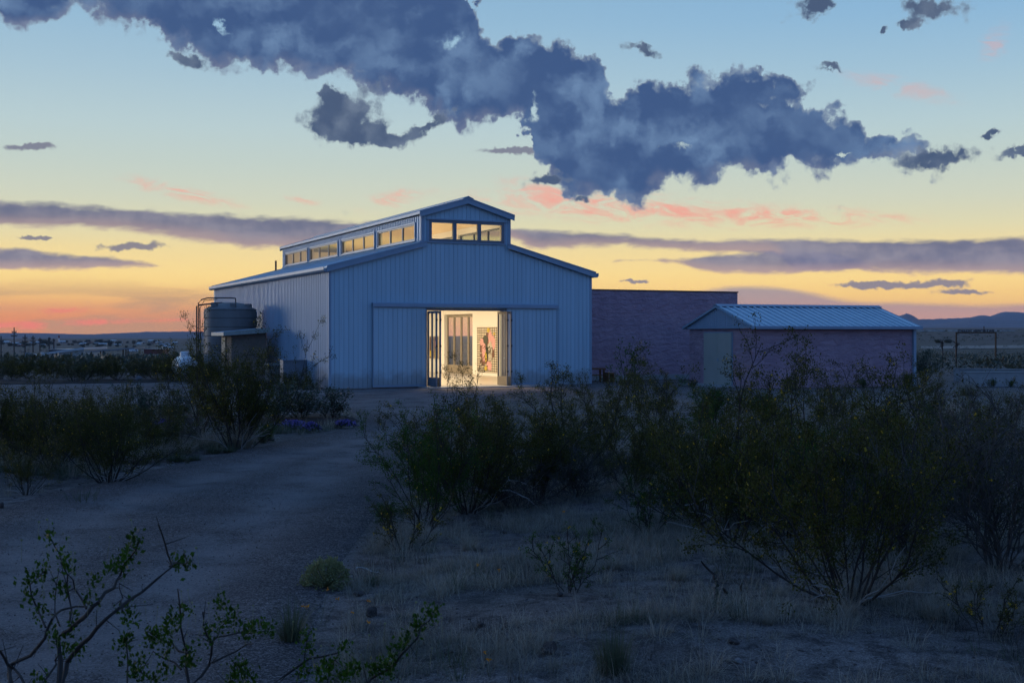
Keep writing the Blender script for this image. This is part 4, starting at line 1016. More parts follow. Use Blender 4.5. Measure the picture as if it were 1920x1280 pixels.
def plant(kind, px, py, top, label, wide=1.0, name=None, cat=None, group=None):
    x, y = ground_pt(px, py); z = float(terrain(x, y)); y_t = H + (PY0 - top) / F * y
    k = max(.05, (y_t - z)) / HP[kind]
    p = PROTO[kind]
    if kind not in used: used.add(kind); o = p
    else: o = dup(p, (0, 0, 0))
    o.location = (x, y, z - .01); o.rotation_euler = (0, 0, rng.uniform(0, 6.28)); o.scale = (k * wide, k * wide, k)
    o['label'] = label
    nm = name or {'green': 'green_shrub', 'leafy': 'leafy_shrub', 'upright': 'upright_plant', 'twig': 'twiggy_shrub', 'twig2': 'twiggy_shrub', 'hedge': 'dark_shrub', 'hedge2': 'dark_shrub'}.get(kind)
    if nm: o.name = nm
    if cat: o['category'] = cat
    if group: o['group'] = group
    return o
CG = 'desert shrubs around the drive'
for a in [
 ('c2', 1590, 1150, 785, 'largest dark creosote bush, bare forked stems rising behind the dead stump', .86),
 ('c1', 1375, 1030, 752, 'creosote bush between the largest bush and the small seedling, stems leaning in grass', .9),
 ('thin', 1395, 940, 612, 'tall thin creosote sprig rising in front of the shed double door', 1.0),
 ('thin2', 885, 960, 712, 'thin sprig rising above the broad creosote before the doorway', .34),
 ('c2', 880, 965, 766, 'broad creosote bush at the edge of the drive below the lit doorway', 1.0),
 ('c5', 795, 985, 800, 'greener low shrub on the drive edge at the end of the thicket', .85),
 ('c1', 1010, 945, 748, 'creosote bush with bleached dead branches at its foot', .95),
 ('thin2', 1045, 850, 672, 'loose creosote whose sprigs cross the sliding door right of the opening', 1.3),
 ('c3', 1150, 850, 697, 'creosote bush with dark forked stems below the bench', .95),
 ('c3', 1235, 800, 690, 'bushy creosote in front of the mauve block wall', 1.05),
 ('upright', 1180, 770, 636, 'upright plant with single broad leaves against the mauve wall', 1.0),
 ('c3', 1265, 905, 745, 'creosote bush in the thicket below the shed corner', 1.1),
 ('green', 1335, 800, 722, 'rounded green shrub below the pale shed door', 1.1),
 ('c3', 1500, 905, 735, 'creosote bush in front of the middle of the shed wall', .95),
 ('thin2', 1500, 860, 655, 'loose sprig of creosote crossing the middle of the shed wall', 1.2),
 ('thin2', 1655, 900, 655, 'single arching sprig of creosote before the shed wall near the downspout', 1.2),
 ('c3', 1640, 890, 742, 'creosote bush in front of the shed wall, below the arching sprig', .9),
 ('c3', 1745, 810, 690, 'bushy creosote hiding the foot of the shed downspout', .8),
 ('thin2', 1570, 850, 668, 'creosote sprig between the middle of the shed wall and its downspout', 1.3),
 ('c1', 1100, 880, 758, 'creosote bush above the low dark tangled shrub', 1.0),
 ('c3', 1390, 900, 762, 'dense creosote bush below the pale shed door', 1.0),
 ('c2', 1590, 930, 778, 'creosote bush filling the thicket behind the largest bush', 1.1),
 ('c1', 930, 900, 752, 'creosote bush behind the broad one below the doorway', .9),
 ('twig2', 1150, 905, 838, 'low dark twiggy clump between two creosotes under the bench', 1.4),
 ('c5', 1235, 880, 800, 'low green creosote in the gap below the mauve block wall', 1.2),
 ('c4', 1060, 905, 800, 'low spreading creosote between the dead branches and the bench', 1.3),
 ('c2', 1350, 940, 815, 'low creosote behind the one leaning in grass', 1.3),
 ('twig2', 1420, 985, 880, 'low tangle of twigs in front of the bleached twisted branches', 1.4),
 ('c4', 1760, 905, 800, 'low spreading creosote between the twiggy shrubs and the shed', 1.3),
 ('c5', 1700, 860, 775, 'low greener creosote below the shed downspout', 1.2),
 ('c2', 840, 925, 800, 'low creosote between the drive edge and the broad one', 1.2),
 ('c4', 290, 850, 775, 'low spreading creosote at the grassy verge, beyond the left roadside group', 1.1),
 ('twig2', 350, 835, 790, 'low grey twigs in the grassy verge below the tallest creosote', 1.2),
 ('green', 500, 828, 792, 'low green shrub at the foot of the windswept creosote', 1.0),
 ('c3', 1560, 800, 716, 'smaller creosote behind the shrubs by the shed wall', 1.1),
 ('green', 1440, 800, 735, 'low green shrub at the front corner of the shed', 1.1),
 ('c2', 1300, 985, 815, 'creosote bush just left of the one leaning in grass', 1.05),
 ('c5', 1480, 1010, 830, 'greener creosote bush directly behind the largest bush', 1.1),
 ('c2', 1190, 930, 800, 'creosote bush next to the low dark tangled shrub', .9),
 ('c4', 1640, 985, 818, 'dense dark creosote just behind and right of the largest bush', 1.1),
 ('twig', 1700, 1050, 840, 'dark sparse leaved twiggy shrub touching the largest creosote', 1.15),
 ('twig', 1875, 1085, 750, 'largest dark twiggy shrub with few leaves', 1.05),
 ('twig', 1800, 960, 780, 'dark twiggy shrub behind the largest twiggy one', 1.25),
 ('twig', 1930, 930, 740, 'dark twiggy shrub farther back below the concrete wall end', 1.2),
 ('twig2', 1080, 945, 835, 'dark low tangled shrub in the middle of the scrub', 1.25),
 ('twig2', 960, 960, 880, 'low tangle of dark twigs under the broad creosote', 1.3),
 ('twig2', 1560, 960, 860, 'low grey tangle of twigs behind the largest creosote', 1.4),
 ('c3', 1850, 840, 728, 'olive creosote bush near the low concrete wall', 1.1),
 ('small', 1070, 1135, 995, 'small green creosote seedling alone on bare sand', 1.0),
 ('small2', 1845, 1210, 1065, 'small sparse creosote in grass below the largest twiggy shrub', 1.0),
 ('small2', 765, 1035, 915, 'small creosote at the gravel edge beside the grass', .9),
 ('small', 1215, 1010, 905, 'small shrub with dry grass at its foot below the thicket', 1.0),
 ('green', 725, 985, 940, 'low green sprig on the gravel shoulder', 1.3),
 ('c1', 108, 890, 745, 'middle one of the creosote bushes along the left side of the drive', 1.0),
 ('c2', 205, 905, 755, 'creosote bush nearest the drive in the left roadside group', .95),
 ('c3', 50, 928, 825, 'small creosote with a fan of bare stems on open sand', 1.0),
 ('c4', 15, 870, 748, 'creosote bush at the outer end of the left roadside group', 1.0),
 ('c4', 215, 865, 748, 'dense creosote bush behind the one nearest the drive in the left roadside group', 1.0),
 ('c2', 60, 875, 735, 'spreading creosote bush above the fan stemmed one on sand', 1.1),
 ('c1', 160, 850, 738, 'creosote bush behind the left roadside group', 1.0),
 ('c3', 440, 842, 634, 'tallest creosote bush in front of the tan pump house', .85),
 ('c1', 462, 838, 665, 'windswept creosote beside the tallest one, before the barn side wall', .75),
 ('c3', 375, 815, 668, 'creosote bush next to the tallest one, before the water tank', .9),
 ('leafy', 272, 800, 725, 'glossy leafy sapling on the mulch bed farthest from the barn', 1.0),
 ('leafy', 330, 795, 735, 'glossy leafy shrub in the mulch bed against the far gravel', 1.5),
 ('leafy', 515, 793, 722, 'glossy leafy shrub on the mulch bed right of the tallest bush', 1.5),
 ('leafy', 566, 790, 726, 'glossy leafy shrub above the violet flowers', 1.5),
 ('leafy', 622, 788, 730, 'glossy leafy shrub at the tip of the mulch bed', 1.5),
 ('hedge', 545, 728, 690, 'dark shrub against the foot of the barn side wall', 1.3),
 ('hedge', 575, 731, 704, 'low dark shrub at the barn side wall near the front corner', 1.2),
]: plant(*a[:5], wide=a[5], group=CG)
R_ = random.Random(5); k = 0
spots = ['far left', 'left']
for i in range(25):
    px = -25 + i * 21 + R_.uniform(-7, 7); py = 716 + R_.uniform(-8, 0) - (4 if i % 2 else 0)
    if 385 < px < 505 and False: continue
    top = R_.uniform(664, 686) if px < 330 else R_.uniform(672, 692)
    plant(('hedge', 'hedge2', 'c2', 'hedge', 'c4')[i % 5], px, py, top, 'olive brown shrub in the long row beyond the gravel turning area', wide=R_.uniform(1.0, 1.5), name='roadside_shrub', group='shrubs in the row beyond the gravel')
for a in [('hedge', 1300, 726, 708, 'low dark plant at the foot of the shed left end'), ('hedge', 1485, 730, 706, 'low dark plant at the foot of the shed long wall'), ('green', 1620, 729, 708, 'low green plant at the foot of the shed long wall, right half'), ('green', 1700, 729, 700, 'green plant at the shed right corner'),
          ('green', 1860, 726, 710, 'low green plant in front of the low concrete wall, left of two'), ('green', 1895, 726, 712, 'low green plant in front of the low concrete wall near the edge'), ('leafy', 1732, 712, 660, 'bright leafy shrub behind the shed right corner'),
          ('hedge', 1905, 706, 676, 'dense green bush beside the gateway right post')]:
    plant(*a, group='low plants along the walls')
for a in [('deer', 1815, 742, 704, 'rounded pale grass dome in front of the concrete wall', 1.2), ('deer', 1770, 800, 735, 'pale shaggy grass dome right of the shed', 1.3), ('deer', 1395, 775, 735, 'soft grass clump in the yard before the shed door', 1.2), ('spiky', 545, 1205, 1110, 'spiky green grass clump beside the drive between orange flowers', 1.0),
          ('rush', 1150, 1300, 1165, 'dark upright rush like clump with stiff stems', 1.1), ('bunch', 455, 840, 780, 'pale bunch grass at the foot of the tallest creosote', 1.1), ('tuft', 700, 1100, 1060, 'small grey green grass tuft beside a bleached stick', 1.0), ('tuft', 330, 865, 835, 'grey green grass cushion where the drive bends', 1.6),
          ('tuft', 400, 850, 822, 'grassy tuft at the drive edge between cushion and flowers', 1.5), ('bunch', 1750, 1180, 1110, 'faded bunch grass beside the flat bluish stone', 1.3), ('bunch', 1440, 1210, 1130, 'silvery dry clump beside the dead stump', 1.1), ('bunch', 940, 1250, 1190, 'dry grass clump on bare sand near the half sunk stone', 1.2),
          ('bunch', 1590, 1180, 1120, 'dry grass around the base of the largest creosote', 1.5), ('bunch', 265, 868, 826, 'dry grass clump beside the left roadside group', 1.5), ('bunch', 300, 858, 815, 'pale dry grass clump at the grassy verge, nearest the low creosote', 1.6), ('bunch', 345, 852, 812, 'dry grass clump in the middle of the grassy verge', 1.6), ('bunch', 390, 842, 800, 'tall dry grass clump below the tallest creosote', 1.5), ('tuft', 430, 848, 826, 'short green tuft on the verge nearest the tallest creosote', 1.7), ('spiky', 492, 830, 798, 'spiky green clump on the verge near the violet flowers', 1.3), ('tuft', 365, 864, 842, 'green tuft right at the drive edge beside the cushion', 1.5), ('bunch', 1000, 1060, 1010, 'dry grass clump in the open grass below the dead branches', 1.5), ('bunch', 1150, 1085, 1030, 'dry grass clump beside the creosote seedling', 1.6), ('bunch', 880, 1040, 995, 'dry grass clump near the gravel edge creosote', 1.5), ('tuft', 960, 1100, 1062, 'small green tuft in the open grass', 1.5), ('bunch', 1270, 1110, 1050, 'dry grass clump left of the dead stump', 1.5), ('bunch', 1700, 1130, 1075, 'dry grass clump under the edge of the largest creosote', 1.6), ('bunch', 1260, 1230, 1170, 'dry grass clump right of the rush clump', 1.3),
          ('tuft', 155, 938, 905, 'dark green cushion on sand beside the left roadside group', 1.6)]:
    plant(*a[:5], wide=a[5], group='grass clumps in the scrub')
# hero shrubs close to the camera, sparse, with knotty limbs and bright leaf clusters
def near_shrub(name, label, base, Y, paths, clusters, seed):
    g = np.random.default_rng(seed); root = thing(name, label, 'shrub', (base[0], Y, 0), group=CG); mb = MB()
    O = Vector((base[0], Y, 0))
    def P(q, dy): return at(q[0], q[1], Y + dy) - O
    for pts, r0, r1, dy in paths:
        pp = [P(q, dy + .10 * math.sin(i * 1.3)) for i, q in enumerate(pts)]
        if pts[0][1] >= 1275: pp = [Vector((pp[0].x * .45, 0, -.05)), Vector((pp[0].x * .8, .0, pp[0].z * .55))] + pp
        fine = []
        for a, b in zip(pp[:-1], pp[1:]):
            for t in (0, .5): fine.append(a.lerp(b, t) + Vector(g.normal(0, .0035, 3)))
        fine.append(pp[-1]); mb.tube(fine, r0, 6, r1)
        for q in fine[2:]:
            if g.random() < .55: mb.tube([q, q + Vector(g.normal(0, .03, 3)) + Vector((0, 0, .02))], .0022, 3, .001)
    mb.build('stems', M['bark'], root)
    C, D = [], []
    for (cx, cy, n) in clusters:
        c = np.array(P((cx, cy), g.normal(0, .05))); C.append(c + g.normal(0, .013, (int(n * 1.8), 3)) * np.array([1.2, 1, 1.4])); D.append(np.tile([0, 0, .9], (len(C[-1]), 1)))
    V, Fq = leaf_quads(np.vstack(C), np.vstack(D), .017, g, .62); arr_mesh('foliage', V, Fq, M['leaf_green'], root)
    # pale dry seed heads on hair-thin stalks
    mb = MB()
    for i in range(26):
        cx, cy, _ = clusters[g.integers(0, len(clusters))]; c = P((cx + g.normal(0, 28), cy + g.normal(-22, 25)), g.normal(0, .12)); rr = .0035 * g.uniform(.7, 1.3)
        mb.lathe([(0, -rr), (rr, -rr * .4), (rr, rr * .4), (0, rr)], 6, tuple(c)); mb.tube([c, c + Vector((g.normal(0, .01), 0, -.07))], .0006, 3)
    tag(mb.build('seed_heads', M['sage'], root), kind='stuff')
z2 = lambda L: [(x / 3, 960 + y / 3) for x, y in L]
z4 = lambda L: [(640 + x / 3, 960 + y / 3) for x, y in L]
near_shrub('creosote_bush', 'bare limbed creosote close up, sparse leaf tufts over the gravel', (-1.42,), 4.0,
 [(z2([(330, 960), (325, 700), (385, 660), (480, 580), (560, 500), (640, 420), (670, 350), (740, 240), (780, 170)]), .011, .0025, 0), (z2([(340, 960), (380, 840), (470, 740), (540, 660), (680, 540), (800, 450), (960, 300), (930, 180), (890, 70)]), .010, .002, -.1),
  (z2([(960, 300), (1030, 285), (1085, 270)]), .003, .001, -.1), (z2([(60, 960), (55, 860), (180, 810), (250, 700), (290, 600), (340, 540), (490, 530)]), .009, .003, .1), (z2([(255, 650), (200, 520), (165, 410), (250, 330)]), .004, .0015, .1),
  (z2([(395, 620), (390, 480), (375, 350), (340, 230), (290, 150)]), .004, .0015, .15), (z2([(490, 540), (430, 430), (385, 350)]), .004, .0015, 0), (z2([(50, 960), (50, 860), (0, 780), (-60, 720)]), .008, .003, 0), (z2([(150, 975), (75, 870), (45, 850)]), .005, .004, -.1),
  (z2([(230, 975), (310, 860), (330, 800)]), .006, .003, .1), (z2([(680, 540), (680, 470), (670, 400)]), .0035, .001, -.1), (z2([(330, 640), (310, 480), (330, 330)]), .003, .001, .2)],
 [(x / 3, 960 + y / 3, n) for x, y, n in [(160, 400, 26), (230, 345, 22), (250, 320, 14), (290, 150, 20), (340, 235, 12), (380, 310, 24), (335, 440, 28), (190, 490, 16), (225, 580, 20), (620, 330, 24), (690, 300, 34), (720, 255, 24), (750, 180, 34), (540, 400, 18), (510, 490, 22), (1000, 290, 34), (1040, 285, 20), (710, 550, 26), (730, 610, 20), (410, 610, 14), (300, 690, 18), (350, 740, 18), (440, 765, 26), (400, 775, 20), (220, 950, 16)]], 41)
near_shrub('creosote_bush', 'low leafy creosote close up beside the bare limbed one', (-1.02,), 4.25,
 [(z2([(1060, 965), (1045, 780), (1020, 650), (1000, 430)]), .008, .002, 0), (z2([(1090, 965), (1180, 860), (1190, 740), (1150, 640), (1140, 560)]), .008, .002, .1), (z2([(1200, 840), (1340, 780), (1420, 740)]), .004, .0015, .1), (z2([(720, 965), (715, 820), (710, 730)]), .004, .002, -.1),
  (z2([(1050, 800), (960, 740), (870, 690), (830, 670)]), .004, .0015, 0), (z2([(1020, 880), (930, 820), (860, 780)]), .004, .0015, .1), (z2([(1190, 740), (1250, 640), (1300, 590)]), .004, .0015, .15), (z2([(1190, 700), (1340, 680), (1500, 665)]), .004, .0015, .1), (z2([(900, 965), (800, 900), (750, 880)]), .004, .0015, 0)],
 [(x / 3, 960 + y / 3, n) for x, y, n in [(710, 730, 30), (700, 745, 20), (730, 840, 20), (770, 910, 34), (850, 700, 34), (880, 720, 28), (870, 930, 26), (920, 690, 34), (980, 630, 30), (970, 590, 24), (1050, 550, 18), (1060, 800, 28), (1060, 850, 28), (1200, 660, 26), (1245, 530, 30), (1310, 590, 24), (1380, 670, 26), (1430, 660, 30), (1500, 665, 30), (940, 770, 22), (800, 830, 16), (1180, 700, 18), (1270, 640, 16), (930, 890, 22)]], 42)
near_shrub('creosote_bush', 'long arching leafy branch close up, reaching over the sand', (-.72,), 4.5,
 [(z2([(1500, 985), (1740, 830), (1900, 790)]), .008, .003, 0), (z4([(120, 985), (170, 945), (270, 880), (340, 800), (430, 700), (500, 600), (515, 560)]), .007, .002, 0), (z2([(1660, 985), (1710, 860), (1730, 700)]), .004, .002, .1), (z2([(1830, 985), (1860, 870), (1900, 800)]), .004, .002, .1), (z2([(1300, 985), (1340, 880)]), .003, .002, .1)],
 [(640 + x / 3, 960 + y / 3, n) for x, y, n in [(40, 900, 34), (75, 870, 34), (10, 930, 34), (175, 880, 34), (200, 870, 20), (250, 900, 34), (270, 870, 30), (285, 820, 30), (340, 745, 28), (365, 720, 26), (420, 660, 28), (450, 640, 22), (500, 580, 24), (510, 560, 18), (15, 765, 20)]] +
 [(x / 3, 960 + y / 3, n) for x, y, n in [(1720, 700, 26), (1740, 770, 26), (1700, 900, 28), (1860, 870, 34), (1800, 900, 28), (1830, 920, 28), (1340, 870, 30), (1360, 900, 26), (1400, 930, 30), (1300, 940, 24)]], 43)

# rabbitbrush dome, dead wood, rocks, flowers
def rabbitbrush(px, py, w, label):
    x, y = ground_pt(px, py); g = np.random.default_rng(51); th = thing('rabbitbrush', label, 'shrub', (x, y, float(terrain(x, y))), group=CG)
    n = 260; a = g.uniform(0, 6.28, n); e = np.arccos(g.uniform(.05, 1, n)); d = np.stack([np.sin(e) * np.cos(a), np.sin(e) * np.sin(a), np.cos(e) * 1.15], -1)
    tip = d * w * g.uniform(.82, 1.05, (n, 1)); mb = MB()
    for t in tip: mb.tube([Vector((0, 0, 0)), Vector(t) * .6, Vector(t)], .0022, 3, .0018)
    mb.build('stems', M['sage'], th)
    c = np.repeat(tip, 16, 0) + g.normal(0, .011, (n * 16, 3)); V, Fq = leaf_quads(c, np.repeat(d, 16, 0), .016, g, .7); arr_mesh('flower_heads', V, Fq, M['sage'], th)
rabbitbrush(612, 1100, .19, 'pale yellow green dome of rabbitbrush at the gravel edge')
def dead(name, label, px, py, Y, paths, cat='dead wood', mat='pale_wood', z0=None):
    th = thing(name, label, cat, at(px, py, Y)); O = th.location.copy(); mb = MB(); g = np.random.default_rng(px)
    for pts, r0, r1, dy in paths:
        fine = []; pp = [at(q[0], q[1], Y + dy + .07 * math.sin(i * 2)) - O for i, q in enumerate(pts)]
        for a, b in zip(pp[:-1], pp[1:]):
            for t in (0, .5): fine.append(a.lerp(b, t) + Vector(g.normal(0, .006, 3)))
        fine.append(pp[-1]); mb.tube(fine, r0, 6, r1)
    mb.build('branches', M[mat], th); return th
z3 = lambda L: [(640 + x / 3, 700 + y / 3) for x, y in L]
dead('dead_branch', 'bleached bare forked branches lying under the broad creosote', 905, 950, 14.0, [
 (z3([(770, 760), (850, 690), (890, 650), (940, 600), (1000, 600), (1040, 620)]), .012, .004, 0), (z3([(890, 660), (950, 655), (1020, 690), (1060, 720), (1110, 755)]), .009, .003, -.1), (z3([(800, 715), (815, 680), (790, 660), (750, 650)]), .007, .003, 0),
 (z3([(790, 660), (780, 620), (760, 580), (745, 545), (700, 535)]), .006, .003, .1), (z3([(785, 620), (800, 570), (805, 510), (795, 500)]), .006, .003, .1), (z3([(940, 600), (942, 575)]), .006, .004, 0), (z3([(1060, 715), (1050, 760), (1030, 790)]), .005, .002, -.1)])
z5 = lambda L: [(1280 + x / 3, 640 + y / 3) for x, y in L]
dead('dead_branch', 'bleached twisted branches inside the thicket below the shed door', 1420, 930, 12.5, [
 (z5([(280, 750), (330, 700), (400, 690), (460, 680), (480, 640), (470, 600)]), .008, .003, 0), (z5([(500, 760), (510, 700), (520, 670)]), .009, .004, 0), (z5([(540, 655), (565, 700), (545, 750)]), .009, .004, .1), (z5([(500, 750), (550, 790)]), .006, .004, .1), (z5([(350, 750), (390, 800), (360, 840), (380, 900)]), .007, .003, .2), (z5([(10, 920), (80, 905), (140, 870), (140, 960)]), .008, .003, 0), (z5([(120, 550), (220, 565), (280, 610), (310, 660)]), .005, .002, .3)])
z6 = lambda L: [(1280 + x / 3, 960 + y / 3) for x, y in L]
dead('dead_stump', 'black gnarled stump with short broken limbs', 1345, 1160, 9.0, [
 (z6([(170, 600), (185, 560), (200, 500), (180, 420)]), .035, .014, 0), (z6([(260, 600), (290, 540), (330, 510), (390, 490), (420, 470)]), .032, .012, 0), (z6([(290, 540), (260, 460), (230, 430)]), .02, .010, .1), (z6([(220, 600), (140, 570), (80, 530), (0, 520)]), .022, .005, 0), (z6([(185, 380), (150, 320), (105, 275)]), .012, .006, .1),
 (z6([(195, 420), (188, 385)]), .014, .012, .05), (z6([(310, 510), (325, 440), (335, 395)]), .012, .004, 0), (z6([(150, 590), (230, 585), (300, 590)]), .045, .04, 0)], mat='bark')
dead('stick', 'curved bleached stick lying at the gravel edge', 695, 1080, 10.4, [(z4([(80, 320), (110, 308), (170, 325), (220, 345), (258, 375)]), .007, .004, 0)])
def rock(px, py, w, hgt, seed, label, mat='rock'):
    x, y = ground_pt(px, py); s = 1.25 * w * y / F; g = random.Random(seed)
    bm = bmesh.new(); bmesh.ops.create_icosphere(bm, subdivisions=3, radius=.5)
    ks = [(Vector((g.gauss(0, 1), g.gauss(0, 1), g.gauss(0, 1))).normalized(), g.uniform(.26, .44)) for _ in range(11)]
    for v in bm.verts:
        for d, c in ks:
            q = v.co.dot(d)
            if q > c: v.co -= d * (q - c) * .9
        v.co += v.co.normalized() * .02 * math.sin(v.co.x * 19 + v.co.y * 23 + v.co.z * 17 + seed)
        v.co.x *= s; v.co.y *= s * .8; v.co.z *= hgt * y / F * 1.15
    me = bpy.data.meshes.new('rock'); bm.to_mesh(me); bm.free(); me.materials.append(M[mat])
    o = put(bpy.data.objects.new('rock', me)); o.location = (x, y, float(terrain(x, y)) + hgt * y / F * .42); o.rotation_euler = (0, 0, g.uniform(0, 6))
    tag(o, label, 'rock', 'loose rocks')
for a in [(697, 1158, 24, 18, 1, 'dark pointed rock on bare sand right of the rabbitbrush'), (672, 1118, 20, 10, 2, 'flat dark rock by the gravel edge above the pointed one'), (3, 952, 10, 12, 3, 'dark rock beside the drive where it leaves the scene'), (62, 952, 10, 6, 4, 'small dark rock on sand by the fan stemmed creosote'),
          (840, 1248, 24, 10, 5, 'low dark rock between the arching branch and the rush clump'), (1375, 1248, 26, 11, 6, 'rounded brown rock on bare sand below the dead stump'), (1596, 1255, 12, 8, 7, 'small bluish rock on sand right of the rounded brown one', 'pale_rock'), (1050, 1144, 14, 10, 8, 'small dark rock beside the creosote seedling'),
          (1030, 1262, 34, 24, 9, 'dark lump of rock beside the rush clump'), (905, 1200, 16, 8, 10, 'dark stone half sunk in the bare sand patch'), (1385, 1281, 14, 10, 11, 'pale stone just below the rounded brown rock', 'pale_rock'), (508, 826, 12, 6, 12, 'dark rock on the sand below the violet flowers'), (260, 713, 12, 9, 13, 'pale boulder at the edge of the far mulch strip', 'pale_rock'),
          (1750, 1160, 26, 9, 14, 'flat bluish stone in grass beside the faded bunch grass', 'pale_rock'), (945, 1005, 14, 7, 15, 'reddish brown stone in grass under the thicket'), (1190, 905, 18, 14, 16, 'round grey stone in a clearing of the thicket')]: rock(*a)
def flower_patch(px, py, w, n, label, mat='violet'):
    x, y = ground_pt(px, py); s = w * y / F / 2; g = np.random.default_rng(px); th = thing('flower_patch', label, 'flowers', (x, y, float(terrain(x, y)) + .03), group='violet flower patches')
    q = g.normal(0, .45, (n, 2)); c = np.stack([q[:, 0] * s, q[:, 1] * s * .8, .10 * np.exp(-(q ** 2).sum(1)) + g.uniform(0, .06, n)], -1)
    V, Fq = leaf_quads(c - [0, 0, .03], g.normal(0, 1, (n, 3)), .06, g, .6); arr_mesh('foliage', V, Fq, M['leaf_grey'], th)
    k = g.random(n) < .6; c2 = c[k]; V1, F1 = leaf_quads(c2, g.normal(0, 1, c2.shape), .045, g, .9); V2, F2 = leaf_quads(c2, g.normal(0, 1, c2.shape), .045, g, .9)
    arr_mesh('blossom', np.vstack([V1, V2]), np.vstack([F1, F2 + len(V1)]), M[mat], th)
flower_patch(552, 802, 76, 420, 'largest patch of violet flowers in front of the mulch bed')
flower_patch(583, 809, 40, 220, 'violet flower patch overlapping the right side of the largest one')
flower_patch(648, 803, 44, 220, 'violet flower patch nearest the drive at the bed right tip')
flower_patch(310, 803, 56, 160, 'sparse blue violet flowers behind the dry grass')
def daisies(px, py, n, label):
    x, y = ground_pt(px, py); g = np.random.default_rng(px); th = thing('wildflower', label, 'flowers', (x, y, float(terrain(x, y))), group='small yellow wildflowers'); mb = MB(); fl = []
    for i in range(n):
        t = Vector((g.normal(0, .07), g.normal(0, .05), g.uniform(.10, .24))); mb.tube([Vector((t.x * .3, t.y * .3, -.01)), t], .0016, 3, .001); fl.append(list(t))
    mb.build('stems', M['green_grass'], th); c = np.repeat(np.array(fl), 9, 0); V, Fq = leaf_quads(c, g.normal(0, 1, c.shape) * [1, 1, .3], .018, g, .6); arr_mesh('blossom', V, Fq, M['orange_flower'], th)
daisies(490, 1195, 5, 'orange yellow wildflowers left of the spiky grass'); daisies(595, 1170, 4, 'orange yellow wildflowers right of the spiky grass'); daisies(915, 1120, 2, 'single orange wildflower in the grass below the thicket'); daisies(922, 1300, 2, 'orange wildflower below the dry grass clump on sand'); daisies(672, 1200, 3, 'tiny yellow wildflowers below the pointed rock'); daisies(1048, 1010, 1, 'single orange wildflower at the foot of the thicket')

# dry grass cover and gravel litter: uncountable
def scatter(n, x0, x1, y0, y1, seed, keep):
    g = np.random.default_rng(seed); x = g.uniform(x0, x1, n); y = g.uniform(y0 ** .5, y1 ** .5, n) ** 2; 
    m = ~inside(drive, x, y) & (dist_poly(drive, x, y) > .25) & (np.abs(x) < y * .46 + .6) & keep(x, y, g); return x[m], y[m]
def patchy(x, y, s=1.0): return (np.sin(x * 1.9 * s + np.sin(y * 1.3 * s) * 1.7) + np.sin(y * 2.3 * s - x * .9 * s + 1.1) + np.sin((x + y) * 4.1 * s) * .5) / 2.5
bed_poly = smooth_poly(np.array([ground_pt(*p) for p in bed_px]))
def grass_cover(name, label, n, reg, seed, h, per, mat, keep, w=.0036):
    x, y = scatter(n, *reg, seed, keep); g = np.random.default_rng(seed + 1); z = terrain(x, y); VV, FF, o = [], [], 0
    V0 = []; 
    for v in range(14): V0.append(blades(seed * 100 + v, per, h, .1, (5, 88), w, .9, .07))
    kind = g.integers(0, 14, len(x)); sc = g.uniform(.45, 1.25, len(x)); ro = g.uniform(0, 6.28, len(x))
    for v in range(14):
        i = np.where(kind == v)[0]; V, Fq = V0[v]; c, s = np.cos(ro[i])[:, None], np.sin(ro[i])[:, None]
        P = np.stack([(V[None, :, 0] * c - V[None, :, 1] * s) * sc[i][:, None] + x[i][:, None], (V[None, :, 0] * s + V[None, :, 1] * c) * sc[i][:, None] + y[i][:, None], V[None, :, 2] * sc[i][:, None] + z[i][:, None] - .008], -1)
        FF.append((Fq[None] + (np.arange(len(i)) * len(V))[:, None, None] + o).reshape(-1, 4)); VV.append(P.reshape(-1, 3)); o += P.shape[0] * P.shape[1]
    tag(arr_mesh(name, np.vstack(VV), np.vstack(FF), M[mat]), kind='stuff')
bare = lambda x, y: ((x - .35) / 1.0) ** 2 + ((y - 8.9) / .75) ** 2 < 1
bare2 = lambda x, y: ((x - 1.55) / 1.1) ** 2 + ((y - 7.55) / .55) ** 2 < 1
nb_ = lambda x, y: ~(bare(x, y)) & ~(bare2(x, y))
grass_cover('dry_grass', '', 14000, (-2, 11, 6.6, 20), 61, .20, 60, 'straw', lambda x, y, g: (g.random(len(x)) < .10 + .90 * sst(patchy(x, y, 1.1), -.2, .2)) & (nb_(x, y) | (g.random(len(x)) < .06)))
grass_cover('dry_grass', '', 5000, (-2, 11, 6.6, 20), 65, .13, 40, 'straw', lambda x, y, g: (g.random(len(x)) < .6) & (nb_(x, y) | (g.random(len(x)) < .2)))
grass_cover('dead_grass', '', 5000, (-2, 11, 6.6, 20), 66, .11, 40, 'dead_grass', lambda x, y, g: (g.random(len(x)) < .12 + .88 * sst(patchy(y, x, 1.4), .1, .4)) & (nb_(x, y) | (g.random(len(x)) < .12)))
grass_cover('green_grass_cover', '', 1500, (-1, 10, 6.8, 16), 67, .24, 40, 'green_grass', lambda x, y, g: (patchy(x + 3, y * .8, 1.7) > .35) & nb_(x, y))
grass_cover('dry_grass', '', 7000, (-3, 18, 18, 42), 62, .26, 22, 'straw', lambda x, y, g: (x > -1) & (g.random(len(x)) < .2 + .8 * sst(patchy(x, y, .6), -.2, .3)) & ~inside(yard_poly, x, y), w=.006)
grass_cover('dry_grass', '', 8000, (-14, -2, 13, 33), 63, .30, 30, 'straw', lambda x, y, g: (x < -1.5) & (g.random(len(x)) < .08 + .92 * sst(patchy(x, y, .7), .0, .35)) & ~inside(bed_poly, x, y), w=.006)
grass_cover('green_grass_cover', '', 3500, (-9, -2.5, 17, 28), 64, .26, 30, 'green_grass', lambda x, y, g: (patchy(x, y, .8) > .0) & ~inside(bed_poly, x, y), w=.006)
